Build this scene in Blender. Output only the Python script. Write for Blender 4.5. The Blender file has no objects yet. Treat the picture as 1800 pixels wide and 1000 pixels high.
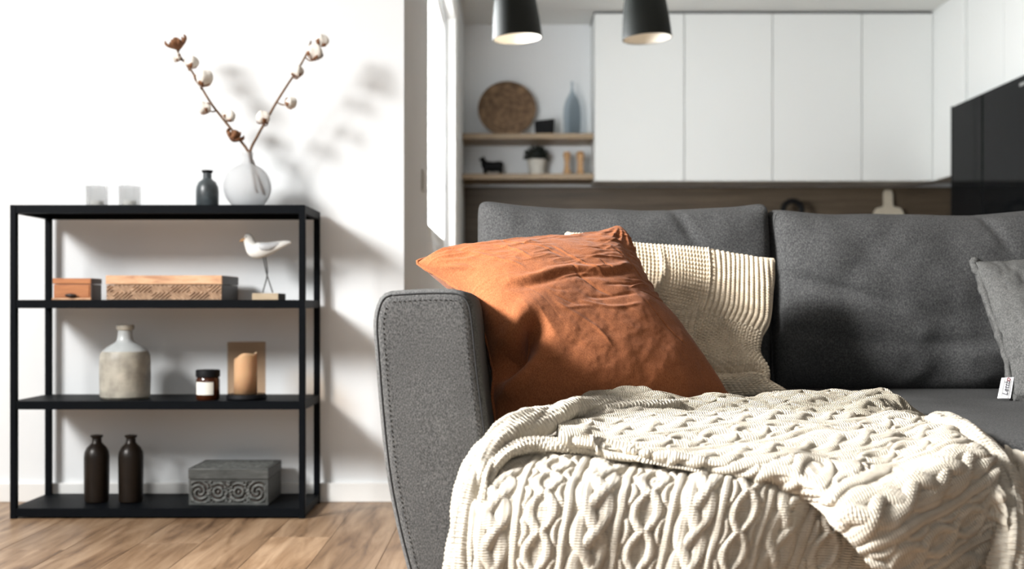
import bpy, bmesh, math, random
import numpy as np
from mathutils import Vector, Matrix

random.seed(7)
rng = np.random.RandomState(11)
SC = bpy.context.scene
COL = SC.collection
PI = math.pi

# ------------------------------------------------------------------ camera, world, lights, exposure
F = 2000.0          # focal length in pixels of the 1800 px wide frame
HC = 0.62           # eye height
HY = 535.0          # horizon row
cam_d = bpy.data.cameras.new('camera')
cam = bpy.data.objects.new('camera', cam_d)
COL.objects.link(cam)
cam.location = (0, 0, HC)
cam.rotation_euler = (PI / 2, 0, 0)
cam_d.sensor_width = 36
cam_d.lens = 36 * F / 1800
cam_d.shift_y = -(500 - HY) / 1800
cam_d.clip_start = 0.05
cam_d.dof.use_dof = True
cam_d.dof.focus_distance = 1.98
cam_d.dof.aperture_fstop = 4.0
SC.camera = cam

world = bpy.data.worlds.new('world')
SC.world = world
world.use_nodes = True
bg = world.node_tree.nodes['Background']
bg.inputs[0].default_value = (0.93, 0.97, 1.0, 1)
bg.inputs[1].default_value = 0.85


def area(name, loc, target, sx, sy, power, col=(1, 1, 1)):
    d = bpy.data.lights.new(name, 'AREA')
    d.shape = 'RECTANGLE'
    d.size, d.size_y = sx, sy
    d.energy = power
    d.color = col
    o = bpy.data.objects.new(name, d)
    COL.objects.link(o)
    o.location = loc
    v = Vector(target) - Vector(loc)
    o.rotation_euler = v.to_track_quat('-Z', 'Y').to_euler()
    return o


# daylight through the big window in the left wall, and through the kitchen window, plus an added sofa beam and rear fill
area('window_daylight', (-2.98, 0.60, 2.40), (-0.75, 3.4, 1.05), 1.2, 0.9, 265, (1.0, 0.995, 0.985))
beam = area('sofa_beam_added', (-2.85, 0.75, 2.46), (0.50, 1.85, 0.45), 1.0, 0.8, 112, (1.0, 0.99, 0.97))  # extra lamp added to brighten the sofa, aimed clear of the shelf wall
beam.data.spread = math.radians(62)
area('kitchen_daylight', (-0.50, 5.22, 1.48), (2.2, 6.6, 1.35), 1.05, 1.0, 165, (0.97, 0.99, 1.0))
area('rear_fill_added', (-0.6, -1.9, 1.7), (0.3, 4.0, 1.1), 2.6, 1.6, 15, (0.97, 0.99, 1.0))  # unseen fill lamp added behind the camera to lift front faces

SC.view_settings.view_transform = 'Standard'
SC.view_settings.look = 'None'
SC.view_settings.gamma = 1.0
SC.view_settings.use_curve_mapping = False
SC.view_settings.exposure = -0.30

# ------------------------------------------------------------------ helpers
def at(px, py, Y):
    return np.array([(px - 900.0) * Y / F, Y, HC - (py - HY) * Y / F])


WP = {}


def tag(o, label, cat=None, group=None, kind=None):
    o['label'] = label
    if cat:
        o['category'] = cat
    if group:
        o['group'] = group
    if kind:
        o['kind'] = kind
    return o


def empty(name, loc, label, cat, group=None):
    o = bpy.data.objects.new(name, None)
    COL.objects.link(o)
    o.location = loc
    o.empty_display_size = 0.05
    WP[o.name] = Vector(loc)
    return tag(o, label, cat, group)


def link(me, name, parent, center):
    o = bpy.data.objects.new(name, me)
    COL.objects.link(o)
    pw = Vector((0, 0, 0))
    if parent is not None:
        o.parent = parent
        pw = WP[parent.name]
    o.location = Vector(center) - pw
    WP[o.name] = Vector(center)
    return o


def raw(name, verts, faces, mat, parent=None, smooth=False, uv=None):
    """verts in world space, faces list or int array (quads)"""
    V = np.asarray(verts, dtype=np.float64)
    lo, hi = V.min(0), V.max(0)
    c = np.array([(lo[0] + hi[0]) / 2, (lo[1] + hi[1]) / 2, lo[2]])
    L = V - c
    me = bpy.data.meshes.new(name)
    if isinstance(faces, np.ndarray):
        nf, k = faces.shape
        me.vertices.add(len(L))
        me.vertices.foreach_set('co', L.astype(np.float32).ravel())
        me.loops.add(nf * k)
        me.loops.foreach_set('vertex_index', faces.astype(np.int32).ravel())
        me.polygons.add(nf)
        me.polygons.foreach_set('loop_start', np.arange(0, nf * k, k, dtype=np.int32))
        me.update(calc_edges=True)
        fl = faces.ravel()
    else:
        me.from_pydata([tuple(v) for v in L], [], faces)
        me.update()
        fl = np.array([i for f in faces for i in f])
    if uv is not None:
        ul = me.uv_layers.new(name='UVMap')
        ul.data.foreach_set('uv', np.asarray(uv, dtype=np.float32)[fl].ravel())
    if smooth:
        me.polygons.foreach_set('use_smooth', np.ones(len(me.polygons), dtype=bool))
    if mat:
        me.materials.append(M[mat] if isinstance(mat, str) else mat)
    me.validate()
    return link(me, name, parent, c)


def frombm(name, bm, mat, parent=None, smooth=False):
    bmesh.ops.recalc_face_normals(bm, faces=bm.faces)
    co = np.array([v.co[:] for v in bm.verts])
    lo, hi = co.min(0), co.max(0)
    c = Vector(((lo[0] + hi[0]) / 2, (lo[1] + hi[1]) / 2, lo[2]))
    bmesh.ops.translate(bm, verts=bm.verts, vec=-c)
    me = bpy.data.meshes.new(name)
    bm.to_mesh(me)
    bm.free()
    if smooth:
        me.polygons.foreach_set('use_smooth', np.ones(len(me.polygons), dtype=bool))
    if mat:
        me.materials.append(M[mat] if isinstance(mat, str) else mat)
    return link(me, name, parent, c)


def bm_box(bm, x0, x1, y0, y1, z0, z1, bev=0.0, seg=2):
    vs = [bm.verts.new(p) for p in ((x0, y0, z0), (x1, y0, z0), (x1, y1, z0), (x0, y1, z0),
                                    (x0, y0, z1), (x1, y0, z1), (x1, y1, z1), (x0, y1, z1))]
    fs = [bm.faces.new([vs[i] for i in f]) for f in ((0, 3, 2, 1), (4, 5, 6, 7), (0, 1, 5, 4),
                                                     (1, 2, 6, 5), (2, 3, 7, 6), (3, 0, 4, 7))]
    if bev > 0:
        es = list({e for f in fs for e in f.edges})
        bmesh.ops.bevel(bm, geom=es, offset=bev, segments=seg, affect='EDGES', profile=0.5)


def box(name, x0, x1, y0, y1, z0, z1, mat, parent=None, bev=0.0, seg=2):
    bm = bmesh.new()
    bm_box(bm, x0, x1, y0, y1, z0, z1, bev, seg)
    return frombm(name, bm, mat, parent)


def boxes(name, lst, mat, parent=None, bev=0.0):
    bm = bmesh.new()
    for b in lst:
        bm_box(bm, *b, bev)
    return frombm(name, bm, mat, parent)


def struct(o, label=None):
    o['kind'] = 'structure'
    if label:
        o['label'] = label
    return o


def gridfaces(n, m, cu=False, cv=False):
    """n rows, m columns; cu closes rows, cv closes columns"""
    i = np.arange(n if cu else n - 1)
    j = np.arange(m if cv else m - 1)
    I, J = np.meshgrid(i, j, indexing='ij')
    a = I * m + J
    b = I * m + (J + 1) % m
    c = ((I + 1) % n) * m + (J + 1) % m
    d = ((I + 1) % n) * m + J
    return np.stack([a, b, c, d], -1).reshape(-1, 4)


def lathe(name, prof, cx, cy, mat, parent=None, seg=48, z0=0.0, smooth=True, sq=None, cap0=True):
    prof = np.array(prof, dtype=float)
    th = np.linspace(0, 2 * PI, seg, endpoint=False)
    ring = np.stack([np.cos(th), np.sin(th)], -1)
    P = np.zeros((len(prof), seg, 3))
    P[:, :, 0] = cx + prof[:, 0:1] * ring[None, :, 0]
    P[:, :, 1] = cy + prof[:, 0:1] * ring[None, :, 1]
    P[:, :, 2] = z0 + prof[:, 1:2]
    f = gridfaces(len(prof), seg, cv=True)
    V = P.reshape(-1, 3)
    faces = [tuple(q) for q in f]
    # caps
    if prof[0, 0] > 1e-6 and cap0:
        faces.append(tuple(range(seg))[::-1])
    if prof[-1, 0] > 1e-6 and sq is None:
        b = (len(prof) - 1) * seg
        faces.append(tuple(range(b, b + seg)))
    o = raw(name, V, faces, mat, parent)
    me = o.data
    bm = bmesh.new()
    bm.from_mesh(me)
    bmesh.ops.remove_doubles(bm, verts=bm.verts, dist=1e-6)
    bmesh.ops.recalc_face_normals(bm, faces=bm.faces)
    bm.to_mesh(me)
    bm.free()
    if smooth:
        me.polygons.foreach_set('use_smooth', np.ones(len(me.polygons), dtype=bool))
        me.set_sharp_from_angle(angle=math.radians(40))
    return o


def cr(P, n, axis=0):
    """Catmull-Rom resample of control points along an axis"""
    P = np.moveaxis(np.asarray(P, dtype=float), axis, 0)
    k = len(P)
    ext = np.concatenate([2 * P[:1] - P[1:2], P, 2 * P[-1:] - P[-2:-1]], 0)
    t = np.linspace(0, k - 1, n)
    i = np.minimum(t.astype(int), k - 2)
    f = (t - i).reshape((-1,) + (1,) * (P.ndim - 1))
    p0, p1, p2, p3 = ext[i], ext[i + 1], ext[i + 2], ext[i + 3]
    out = 0.5 * (2 * p1 + (p2 - p0) * f + (2 * p0 - 5 * p1 + 4 * p2 - p3) * f ** 2 + (3 * p1 - p0 - 3 * p2 + p3) * f ** 3)
    return np.moveaxis(out, 0, axis)


def even(P, n):
    """resample a smooth curve evenly by arc length"""
    D = cr(P, max(200, n * 3))
    s = np.concatenate([[0], np.cumsum(np.linalg.norm(np.diff(D[:, :3], axis=0), axis=1))])
    q = np.linspace(0, s[-1], n)
    return np.stack([np.interp(q, s, D[:, k]) for k in range(D.shape[1])], -1), s[-1]


def normals(P):
    du = np.gradient(P, axis=1)
    dv = np.gradient(P, axis=0)
    n = np.cross(du, dv)
    return n / np.maximum(np.linalg.norm(n, axis=-1, keepdims=True), 1e-12)


_perm = rng.rand(256, 256)


def vnoise(x, y):
    xi, yi = np.floor(x).astype(int), np.floor(y).astype(int)
    fx, fy = x - xi, y - yi
    fx = fx * fx * fx * (fx * (fx * 6 - 15) + 10)
    fy = fy * fy * fy * (fy * (fy * 6 - 15) + 10)
    g = lambda a, b: _perm[a % 256, b % 256]
    return ((g(xi, yi) * (1 - fx) + g(xi + 1, yi) * fx) * (1 - fy) +
            (g(xi, yi + 1) * (1 - fx) + g(xi + 1, yi + 1) * fx) * fy) * 2 - 1


def fbm(x, y, o=3):
    r, a = 0, 1.0
    for k in range(o):
        r = r + a * vnoise(x * 2 ** k + 17 * k, y * 2 ** k + 5 * k)
        a *= 0.5
    return r


def frames(P):
    T = np.gradient(P, axis=0)
    T /= np.linalg.norm(T, axis=1, keepdims=True)
    N = np.zeros_like(P)
    up = np.array([0, 0, 1.0]) if abs(T[0, 2]) < 0.9 else np.array([0, -1.0, 0])
    n = up - T[0] * np.dot(up, T[0])
    N[0] = n / np.linalg.norm(n)
    for i in range(1, len(P)):
        n = N[i - 1] - T[i] * np.dot(N[i - 1], T[i])
        N[i] = n / np.linalg.norm(n)
    return T, N, np.cross(T, N)


def tube(name, pts, rad, mat, parent=None, seg=10, n=24, smooth=True):
    pts = np.asarray(pts, dtype=float)
    rad = np.full(len(pts), rad) if np.isscalar(rad) else np.asarray(rad, dtype=float)
    Q, _ = even(np.concatenate([pts, rad[:, None]], 1), n)
    P, R = Q[:, :3], Q[:, 3]
    T, N, B = frames(P)
    th = np.linspace(0, 2 * PI, seg, endpoint=False)
    G = P[:, None] + R[:, None, None] * (np.cos(th)[None, :, None] * N[:, None] + np.sin(th)[None, :, None] * B[:, None])
    V = np.concatenate([G.reshape(-1, 3), P[:1], P[-1:]], 0)
    f = [tuple(q) for q in gridfaces(n, seg, cv=True)]
    a, b = n * seg, n * seg + 1
    for j in range(seg):
        f.append((a, (j + 1) % seg, j))
        f.append((b, (n - 1) * seg + j, (n - 1) * seg + (j + 1) % seg))
    return raw(name, V, f, mat, parent, smooth)


# ------------------------------------------------------------------ materials
M = {}


class NT:
    def __init__(s, name):
        s.m = bpy.data.materials.new(name)
        s.m.use_nodes = True
        s.t = s.m.node_tree
        s.p = s.t.nodes['Principled BSDF']
        M[name] = s.m

    def n(s, typ, **kw):
        nd = s.t.nodes.new(typ)
        for k, v in kw.items():
            if k.startswith('i_'):
                key = k[2:].replace('_', ' ')
                nd.inputs[int(key) if key.isdigit() else key].default_value = v
            else:
                setattr(nd, k, v)
        return nd

    def l(s, a, ao, b, bi):
        s.t.links.new(a.outputs[ao], b.inputs[bi])

    def set(s, **kw):
        for k, v in kw.items():
            s.p.inputs[k.replace('_', ' ')].default_value = v
        return s

    def ramp(s, stops):
        r = s.n('ShaderNodeValToRGB')
        e = r.color_ramp.elements
        while len(e) < len(stops):
            e.new(0.5)
        for q, (pos, c) in zip(e, stops):
            q.position = pos
            q.color = tuple(c) + (1,)
        return r

    def coords(s, kind='Object', scale=(1, 1, 1), rot=(0, 0, 0), rand=False):
        tc = s.n('ShaderNodeTexCoord')
        mp = s.n('ShaderNodeMapping')
        mp.inputs['Scale'].default_value = scale
        mp.inputs['Rotation'].default_value = rot
        if rand:
            oi = s.n('ShaderNodeObjectInfo')
            ad = s.n('ShaderNodeVectorMath', operation='ADD')
            ml = s.n('ShaderNodeVectorMath', operation='SCALE')
            cb = s.n('ShaderNodeCombineXYZ')
            for k in range(3):
                s.l(oi, 'Random', cb, k)
            s.l(cb, 0, ml, 0)
            ml.inputs['Scale'].default_value = 37.0
            s.l(tc, kind, ad, 0)
            s.l(ml, 0, ad, 1)
            s.l(ad, 0, mp, 0)
        else:
            s.l(tc, kind, mp, 0)
        return mp

    def bump(s, src, out, strength, dist):
        b = s.n('ShaderNodeBump')
        b.inputs['Strength'].default_value = strength
        b.inputs['Distance'].default_value = dist
        s.l(src, out, b, 'Height')
        s.l(b, 0, s.p, 'Normal')
        return b


def plain(name, col, rough=0.5, metal=0.0, var=0.0, scale=30, bump=0.0, spec=0.5, **kw):
    t = NT(name)
    t.set(Base_Color=tuple(col) + (1,), Roughness=rough, Metallic=metal)
    t.p.inputs['Specular IOR Level'].default_value = spec
    if var or bump:
        mp = t.coords('Object')
        nz = t.n('ShaderNodeTexNoise', i_Scale=scale, i_Detail=4.0)
        t.l(mp, 0, nz, 'Vector')
        if var:
            r = t.ramp([(0.3, [c * (1 - var) for c in col]), (0.7, [min(1, c * (1 + var)) for c in col])])
            t.l(nz, 0, r, 0)
            t.l(r, 0, t.p, 'Base Color')
        if bump:
            t.bump(nz, 0, bump, 0.002)
    for k, v in kw.items():
        t.p.inputs[k.replace('_', ' ')].default_value = v
    return t


plain('wall_paint', (0.82, 0.84, 0.85), 0.85, var=0.012, scale=3, bump=0.03, spec=0.2)
plain('wall_bounce_cut', (0.16, 0.15, 0.14), 0.85, var=0.02, scale=3, spec=0.2)  # dark colour invented for the unseen walls to reduce bounced fill
plain('ceiling_paint', (0.74, 0.75, 0.73), 0.9, var=0.01, scale=3, spec=0.2)
plain('white_trim', (0.82, 0.82, 0.80), 0.45)
plain('cabinet_white', (0.80, 0.82, 0.81), 0.32)
plain('dark_gap', (0.05, 0.05, 0.05), 0.8)
plain('black_metal', (0.0035, 0.0045, 0.006), 0.5, var=0.1, scale=60, spec=0.05)
plain('black_glass', (0.004, 0.0045, 0.005), 0.05, spec=0.3, IOR=1.17)
plain('chrome', (0.6, 0.6, 0.6), 0.25, 1.0)
plain('black_matt', (0.005, 0.005, 0.006), 0.6, spec=0.15)
plain('pendant_outer', (0.016, 0.019, 0.017), 0.6, spec=0.25)
plain('pendant_inner', (0.86, 0.80, 0.70), 0.6, spec=0.2)
plain('bulb_glow', (0.9, 0.85, 0.75), 0.4, Emission_Color=(1, 0.86, 0.68, 1), Emission_Strength=0.7)  # weak glow added to brighten the shade lining
plain('worktop_stone', (0.05, 0.045, 0.04), 0.35, var=0.2, scale=20)
plain('bird_white', (0.80, 0.79, 0.75), 0.6, var=0.05, scale=50)
plain('bird_grey', (0.50, 0.51, 0.52), 0.6, var=0.1, scale=60)
plain('beak_tan', (0.55, 0.32, 0.14), 0.5)
plain('wire', (0.08, 0.08, 0.075), 0.4, 0.6)
plain('stoneware', (0.36, 0.335, 0.28), 0.5, var=0.38, scale=22, bump=0.15)
plain('stoneware_glaze', (0.46, 0.48, 0.48), 0.3, var=0.12, scale=25, bump=0.1)
plain('bronze_glass', (0.012, 0.008, 0.0055), 0.34, 0.2, spec=0.3, var=0.25, scale=20)
plain('grey_glass_bottle', (0.045, 0.055, 0.06), 0.35, var=0.6, scale=28)
plain('paper_label', (0.78, 0.78, 0.72), 0.7)
plain('amber_glass', (0.045, 0.012, 0.004), 0.12)
plain('candle_wax', (0.93, 0.82, 0.70), 0.5, Subsurface_Weight=0.15)
plain('twig', (0.16, 0.09, 0.05), 0.8, var=0.3, scale=80)
plain('calyx', (0.20, 0.085, 0.035), 0.8, var=0.3, scale=80)
plain('cotton', (0.83, 0.79, 0.72), 0.95, var=0.06, scale=90, bump=0.4)
plain('pot_white', (0.62, 0.60, 0.54), 0.5, var=0.06)
plain('foliage_dark', (0.010, 0.014, 0.010), 0.7)
plain('tag_white', (0.85, 0.85, 0.88), 0.6)
plain('ink_grey', (0.10, 0.10, 0.11), 0.7)
plain('ink_red', (0.35, 0.03, 0.05), 0.7)
plain('thread_dark', (0.02, 0.02, 0.021), 0.9)
plain('thread_light', (0.30, 0.30, 0.30), 0.9)
plain('switch_plastic', (0.62, 0.62, 0.58), 0.4)
plain('board_wood', (0.62, 0.56, 0.44), 0.6, var=0.08)
plain('block_end_shade', (0.03, 0.025, 0.02), 0.8)  # shade colour for the right end of the bird's block


def glass(name, col, rough, trans=1.0, alpha=1.0, ior=1.45):
    t = NT(name)
    t.set(Base_Color=tuple(col) + (1,), Roughness=rough, IOR=ior, Alpha=alpha)
    t.p.inputs['Transmission Weight'].default_value = trans
    return t


glass('frosted_glass', (0.93, 0.94, 0.95), 0.45, 0.75, 1.0, 1.12)

def thin_glass(name, col, frost=0.0):
    # thin tinted glass: straight-through transmission, a little mirror reflection at grazing angles
    t = NT(name)
    tr = t.n('ShaderNodeBsdfTransparent')
    tr.inputs[0].default_value = tuple(col) + (1,)
    gl = t.n('ShaderNodeBsdfGlossy')
    gl.inputs['Roughness'].default_value = 0.03
    lw = t.n('ShaderNodeLayerWeight')
    pw = t.n('ShaderNodeMath', operation='POWER')
    pw.inputs[1].default_value = 4.0
    t.l(lw, 'Facing', pw, 0)
    fr = t.n('ShaderNodeMath', operation='MULTIPLY')
    fr.inputs[1].default_value = 0.35
    t.l(pw, 0, fr, 0)
    if frost:
        df = t.n('ShaderNodeBsdfTranslucent')
        df.inputs[0].default_value = (0.8, 0.8, 0.8, 1)
        m0 = t.n('ShaderNodeMixShader')
        m0.inputs[0].default_value = frost
        t.l(tr, 0, m0, 1)
        t.l(df, 0, m0, 2)
        tr = m0
    mx = t.n('ShaderNodeMixShader')
    t.l(fr, 0, mx, 0)
    t.l(tr, 0, mx, 1)
    t.l(gl, 0, mx, 2)
    t.l(mx, 0, t.t.nodes['Material Output'], 0)
    return t


thin_glass('smoked_glass', (0.87, 0.79, 0.71))
thin_glass('clear_glass', (0.85, 0.88, 0.90), 0.06)
thin_glass('votive_glass', (0.93, 0.93, 0.93), 0.28)
glass('window_glass', (0.97, 0.98, 0.99), 0.0, 1.0, 0.25, 1.02)


def wood(name, stops, stretch=(14, 1.0, 14), scale=3.0, rough=0.5, rand=True, knots=False, bump=0.12, ring=6.0):
    t = NT(name)
    mp = t.coords('Object', stretch, rand=rand)
    nz = t.n('ShaderNodeTexNoise', i_Scale=scale, i_Detail=8.0, i_Roughness=0.62, i_Distortion=0.6)
    t.l(mp, 0, nz, 'Vector')
    r = t.ramp(stops)
    t.l(nz, 0, r, 0)
    out, oo = r, 0
    if knots:
        mk = t.coords('Object', (3.2, 1.15, 3.2), rand=rand)
        dn = t.n('ShaderNodeTexNoise', i_Scale=5.0, i_Detail=3.0)
        t.l(mk, 0, dn, 'Vector')
        mx0 = t.n('ShaderNodeMixRGB', blend_type='ADD')
        mx0.inputs[0].default_value = 0.25
        t.l(mk, 0, mx0, 1)
        t.l(dn, 'Color', mx0, 2)
        vo = t.n('ShaderNodeTexVoronoi', i_Scale=1.6)
        t.l(mx0, 0, vo, 'Vector')
        rk = t.ramp([(0.05, (0.16, 0.10, 0.06)), (0.17, (0.75, 0.7, 0.65)), (0.27, (1, 1, 1))])
        t.l(vo, 'Distance', rk, 0)
        mx = t.n('ShaderNodeMixRGB', blend_type='MULTIPLY')
        mx.inputs[0].default_value = 0.85
        t.l(out, oo, mx, 1)
        t.l(rk, 0, mx, 2)
        out, oo = mx, 0
    if rand:
        oi = t.n('ShaderNodeObjectInfo')
        mr = t.n('ShaderNodeMapRange')
        mr.inputs[3].default_value = 0.80
        mr.inputs[4].default_value = 1.16
        t.l(oi, 'Random', mr, 0)
        hs = t.n('ShaderNodeHueSaturation')
        t.l(mr, 0, hs, 'Value')
        t.l(out, oo, hs, 'Color')
        out, oo = hs, 0
    t.l(out, oo, t.p, 'Base Color')
    t.set(Roughness=rough)
    t.bump(nz, 0, bump, 0.002)
    return t


wood('floor_wood', [(0.30, (0.085, 0.045, 0.023)), (0.46, (0.27, 0.165, 0.092)), (0.70, (0.46, 0.315, 0.20))],
     stretch=(11, 1.1, 11), scale=2.6, rough=0.42, knots=True)
wood('splash_wood', [(0.3, (0.055, 0.039, 0.024)), (0.7, (0.125, 0.092, 0.058))], stretch=(0.8, 14, 14), scale=2.5, rough=0.55, rand=False)
wood('shelf_wood', [(0.3, (0.22, 0.155, 0.09)), (0.7, (0.36, 0.27, 0.17))], stretch=(1, 12, 12), rand=False)
wood('orange_wood', [(0.3, (0.36, 0.115, 0.032)), (0.7, (0.52, 0.20, 0.065))], stretch=(4, 30, 40), rand=False)
wood('pale_wood', [(0.3, (0.42, 0.20, 0.10)), (0.55, (0.66, 0.39, 0.22)), (0.75, (0.76, 0.50, 0.32))], stretch=(5, 20, 30), rand=False)
wood('carved_wood', [(0.3, (0.25, 0.145, 0.085)), (0.7, (0.55, 0.37, 0.24))], stretch=(20, 20, 20), rand=False)
wood('dark_wood_and_shade', [(0.3, (0.020, 0.011, 0.008)), (0.7, (0.04, 0.022, 0.016))], stretch=(20, 3, 20), rand=False)  # dark wood, also used to paint shade on box sides and in holes
wood('block_wood', [(0.3, (0.40, 0.30, 0.19)), (0.7, (0.55, 0.43, 0.29))], stretch=(5, 20, 20), rand=False)
wood('grinder_wood', [(0.3, (0.40, 0.22, 0.09)), (0.7, (0.58, 0.36, 0.18))], stretch=(20, 20, 3), rand=False)
wood('grey_wood', [(0.3, (0.028, 0.031, 0.028)), (0.55, (0.062, 0.065, 0.062)), (0.75, (0.11, 0.113, 0.107))], stretch=(6, 18, 30), rand=False)


def woven(name, base, light, dark, scale, bump=0.5, sheen=0.15, weave=True, fine=None, rough=0.92, dist=0.001):
    t = NT(name)
    mp = t.coords('Object', (scale, scale * 1.0, scale * 0.55))
    nz = t.n('ShaderNodeTexNoise', i_Scale=1.0, i_Detail=3.0, i_Roughness=0.7)
    t.l(mp, 0, nz, 'Vector')
    r = t.ramp([(0.34, dark), (0.5, base), (0.66, light)])
    t.l(nz, 0, r, 0)
    m2 = t.coords('Object', (6, 6, 6))
    n2 = t.n('ShaderNodeTexNoise', i_Scale=1.0, i_Detail=3.0)
    t.l(m2, 0, n2, 'Vector')
    r2 = t.ramp([(0.3, (0.82, 0.82, 0.82)), (0.7, (1.12, 1.12, 1.12))])
    t.l(n2, 0, r2, 0)
    mx = t.n('ShaderNodeMixRGB', blend_type='MULTIPLY')
    mx.inputs[0].default_value = 1.0
    t.l(r, 0, mx, 1)
    t.l(r2, 0, mx, 2)
    t.l(mx, 0, t.p, 'Base Color')
    t.set(Roughness=rough)
    t.p.inputs['Specular IOR Level'].default_value = 0.15
    t.p.inputs['Sheen Weight'].default_value = sheen
    t.p.inputs['Sheen Roughness'].default_value = 0.5
    t.bump(nz, 0, bump, dist)
    return t


woven('sofa_fabric', (0.083, 0.083, 0.082), (0.152, 0.150, 0.146), (0.038, 0.038, 0.039), 640, 0.6, 0.0)
woven('sofa_cushion_fabric', (0.060, 0.061, 0.062), (0.108, 0.107, 0.104), (0.032, 0.032, 0.033), 420, 0.4, 0.0)
woven('pillow_grey_fabric', (0.095, 0.095, 0.092), (0.14, 0.14, 0.135), (0.06, 0.06, 0.06), 420, 0.4, 0.0)
woven('linen_rust', (0.285, 0.096, 0.037), (0.345, 0.124, 0.050), (0.22, 0.070, 0.025), 480, 0.35, 0.10)


def knit(name, cols, su, sv, bump=0.6, dist=0.0012):
    """small stitches from the UV map (metres)"""
    t = NT(name)
    tc = t.n('ShaderNodeTexCoord')
    mp = t.n('ShaderNodeMapping')
    mp.inputs['Scale'].default_value = (su, sv, 1)
    t.l(tc, 'UV', mp, 0)
    w1 = t.n('ShaderNodeTexWave', wave_type='BANDS', bands_direction='Y', i_Scale=1.0, i_Distortion=0.6, i_Detail=1.0)
    w2 = t.n('ShaderNodeTexWave', wave_type='BANDS', bands_direction='X', i_Scale=1.0, i_Distortion=0.6, i_Detail=1.0)
    t.l(mp, 0, w1, 'Vector')
    t.l(mp, 0, w2, 'Vector')
    ml = t.n('ShaderNodeMath', operation='MULTIPLY')
    t.l(w1, 'Fac', ml, 0)
    t.l(w2, 'Fac', ml, 1)
    ad = t.n('ShaderNodeMath', operation='ADD')
    t.l(ml, 0, ad, 0)
    t.l(w1, 'Fac', ad, 1)
    oc = t.coords('Object', (1, 1, 1))
    nz = t.n('ShaderNodeTexNoise', i_Scale=40.0, i_Detail=3.0)
    t.l(oc, 0, nz, 'Vector')
    r = t.ramp([(0.3, cols[0]), (0.7, cols[1])])
    t.l(nz, 0, r, 0)
    t.l(r, 0, t.p, 'Base Color')
    t.set(Roughness=0.95)
    t.p.inputs['Specular IOR Level'].default_value = 0.1
    t.p.inputs['Sheen Weight'].default_value = 0.12
    t.bump(ad, 0, bump, dist)
    return t


knit('throw_knit', ((0.50, 0.45, 0.37), (0.60, 0.55, 0.465)), 45, 95, 0.8, 0.0014)
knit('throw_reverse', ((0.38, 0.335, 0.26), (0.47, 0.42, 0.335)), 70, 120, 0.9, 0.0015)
knit('pillow_knit', ((0.56, 0.47, 0.35), (0.70, 0.60, 0.46)), 30, 60, 0.5, 0.001)

# woven seagrass plate: concentric coils
t = NT('seagrass')
mp = t.coords('Object')
nz = t.n('ShaderNodeTexNoise', i_Scale=26.0, i_Detail=4.0)
t.l(mp, 0, nz, 'Vector')
r = t.ramp([(0.3, (0.085, 0.048, 0.026)), (0.7, (0.26, 0.165, 0.09))])
t.l(nz, 0, r, 0)
t.l(r, 0, t.p, 'Base Color')
t.set(Roughness=0.8)

# ------------------------------------------------------------------ the room shell
YW = 3.58            # shelf wall
XP = -0.34           # wall of the passage to the kitchen
YK = 8.10            # kitchen wall
ZC = 2.61
XL, XR = -2.75, 3.45
YB = -2.1

floor = struct(box('floor', XL, XR, YB, YK, -0.06, -0.012, 'dark_gap'), 'brown oak laminate floor with long knotty planks')
pw_, pl_ = 0.162, 1.32
plank_meshes = {}
k = 0
for ci in range(int((XR - XL) / pw_) + 1):
    x0 = XL + ci * pw_
    if x0 + pw_ > XR:
        break
    y = YB - ((ci * 0.47) % 1.0) * pl_
    while y < YK:
        a, b = max(y, YB), min(y + pl_, YK)
        if b - a > 0.05:
            key = round(b - a, 3)
            if key not in plank_meshes:
                o = box('plank', x0 + .0003, x0 + pw_ - .0003, a + .0003, b - .0003, -0.012, 0.0, 'floor_wood', floor, 0.0009, 1)
                plank_meshes[key] = o.data
            else:
                o = bpy.data.objects.new('plank', plank_meshes[key])
                COL.objects.link(o)
                o.parent = floor
                o.location = Vector((x0 + pw_ / 2, (a + b) / 2, -0.012)) - WP[floor.name]
            k += 1
        y += pl_

struct(box('ceiling', XL - .15, XR + .15, YB - .15, YK + .15, ZC, ZC + .12, 'ceiling_paint'), 'plain pale ceiling')
struct(box('wall_back', XL, XP, YW, YW + .12, 0, ZC, 'wall_paint'), 'bright white painted wall behind the shelving unit')
# passage wall with a window opening
wy0, wy1, wz0, wz1 = 4.62, 5.82, 0.90, 2.06
struct(boxes('wall_passage', [(XP - .12, XP, YW + .12, wy0, 0, ZC), (XP - .12, XP, wy1, YK, 0, ZC),
                              (XP - .12, XP, wy0, wy1, 0, wz0), (XP - .12, XP, wy0, wy1, wz1, ZC)], 'wall_paint'),
       'pale grey side wall running back to the kitchen')
win = struct(boxes('window_1', [(XP - .06, XP - .005, wy0, wy0 + .05, wz0, wz1), (XP - .06, XP - .005, wy1 - .05, wy1, wz0, wz1),
                                (XP - .06, XP - .005, wy0 + .05, wy1 - .05, wz1 - .05, wz1), (XP - .06, XP - .005, wy0 + .05, wy1 - .05, wz0, wz0 + .05)],
                   'white_trim', bev=0.004), 'narrow bright daylight window in the side wall')
box('pane', XP - .04, XP - .034, wy0 + .05, wy1 - .05, wz0 + .05, wz1 - .05, 'window_glass', win)
struct(boxes('trim_1', [(XP, XP + .042, 5.98, 6.22, 0, 2.24), (XP, XP + .042, 4.3, 5.98, 2.12, 2.24)], 'white_trim', bev=0.006),
       'white door and window casing on the side wall')
struct(box('wall_kitchen', XP - .12, XR, YK, YK + .12, 0, ZC, 'wall_paint'), 'pale kitchen wall behind the shelves')
struct(box('wall_right', XR, XR + .12, YB, YK + .12, 0, ZC, 'wall_bounce_cut'), 'unseen right-hand wall, darkened to cut bounce light')
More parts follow.
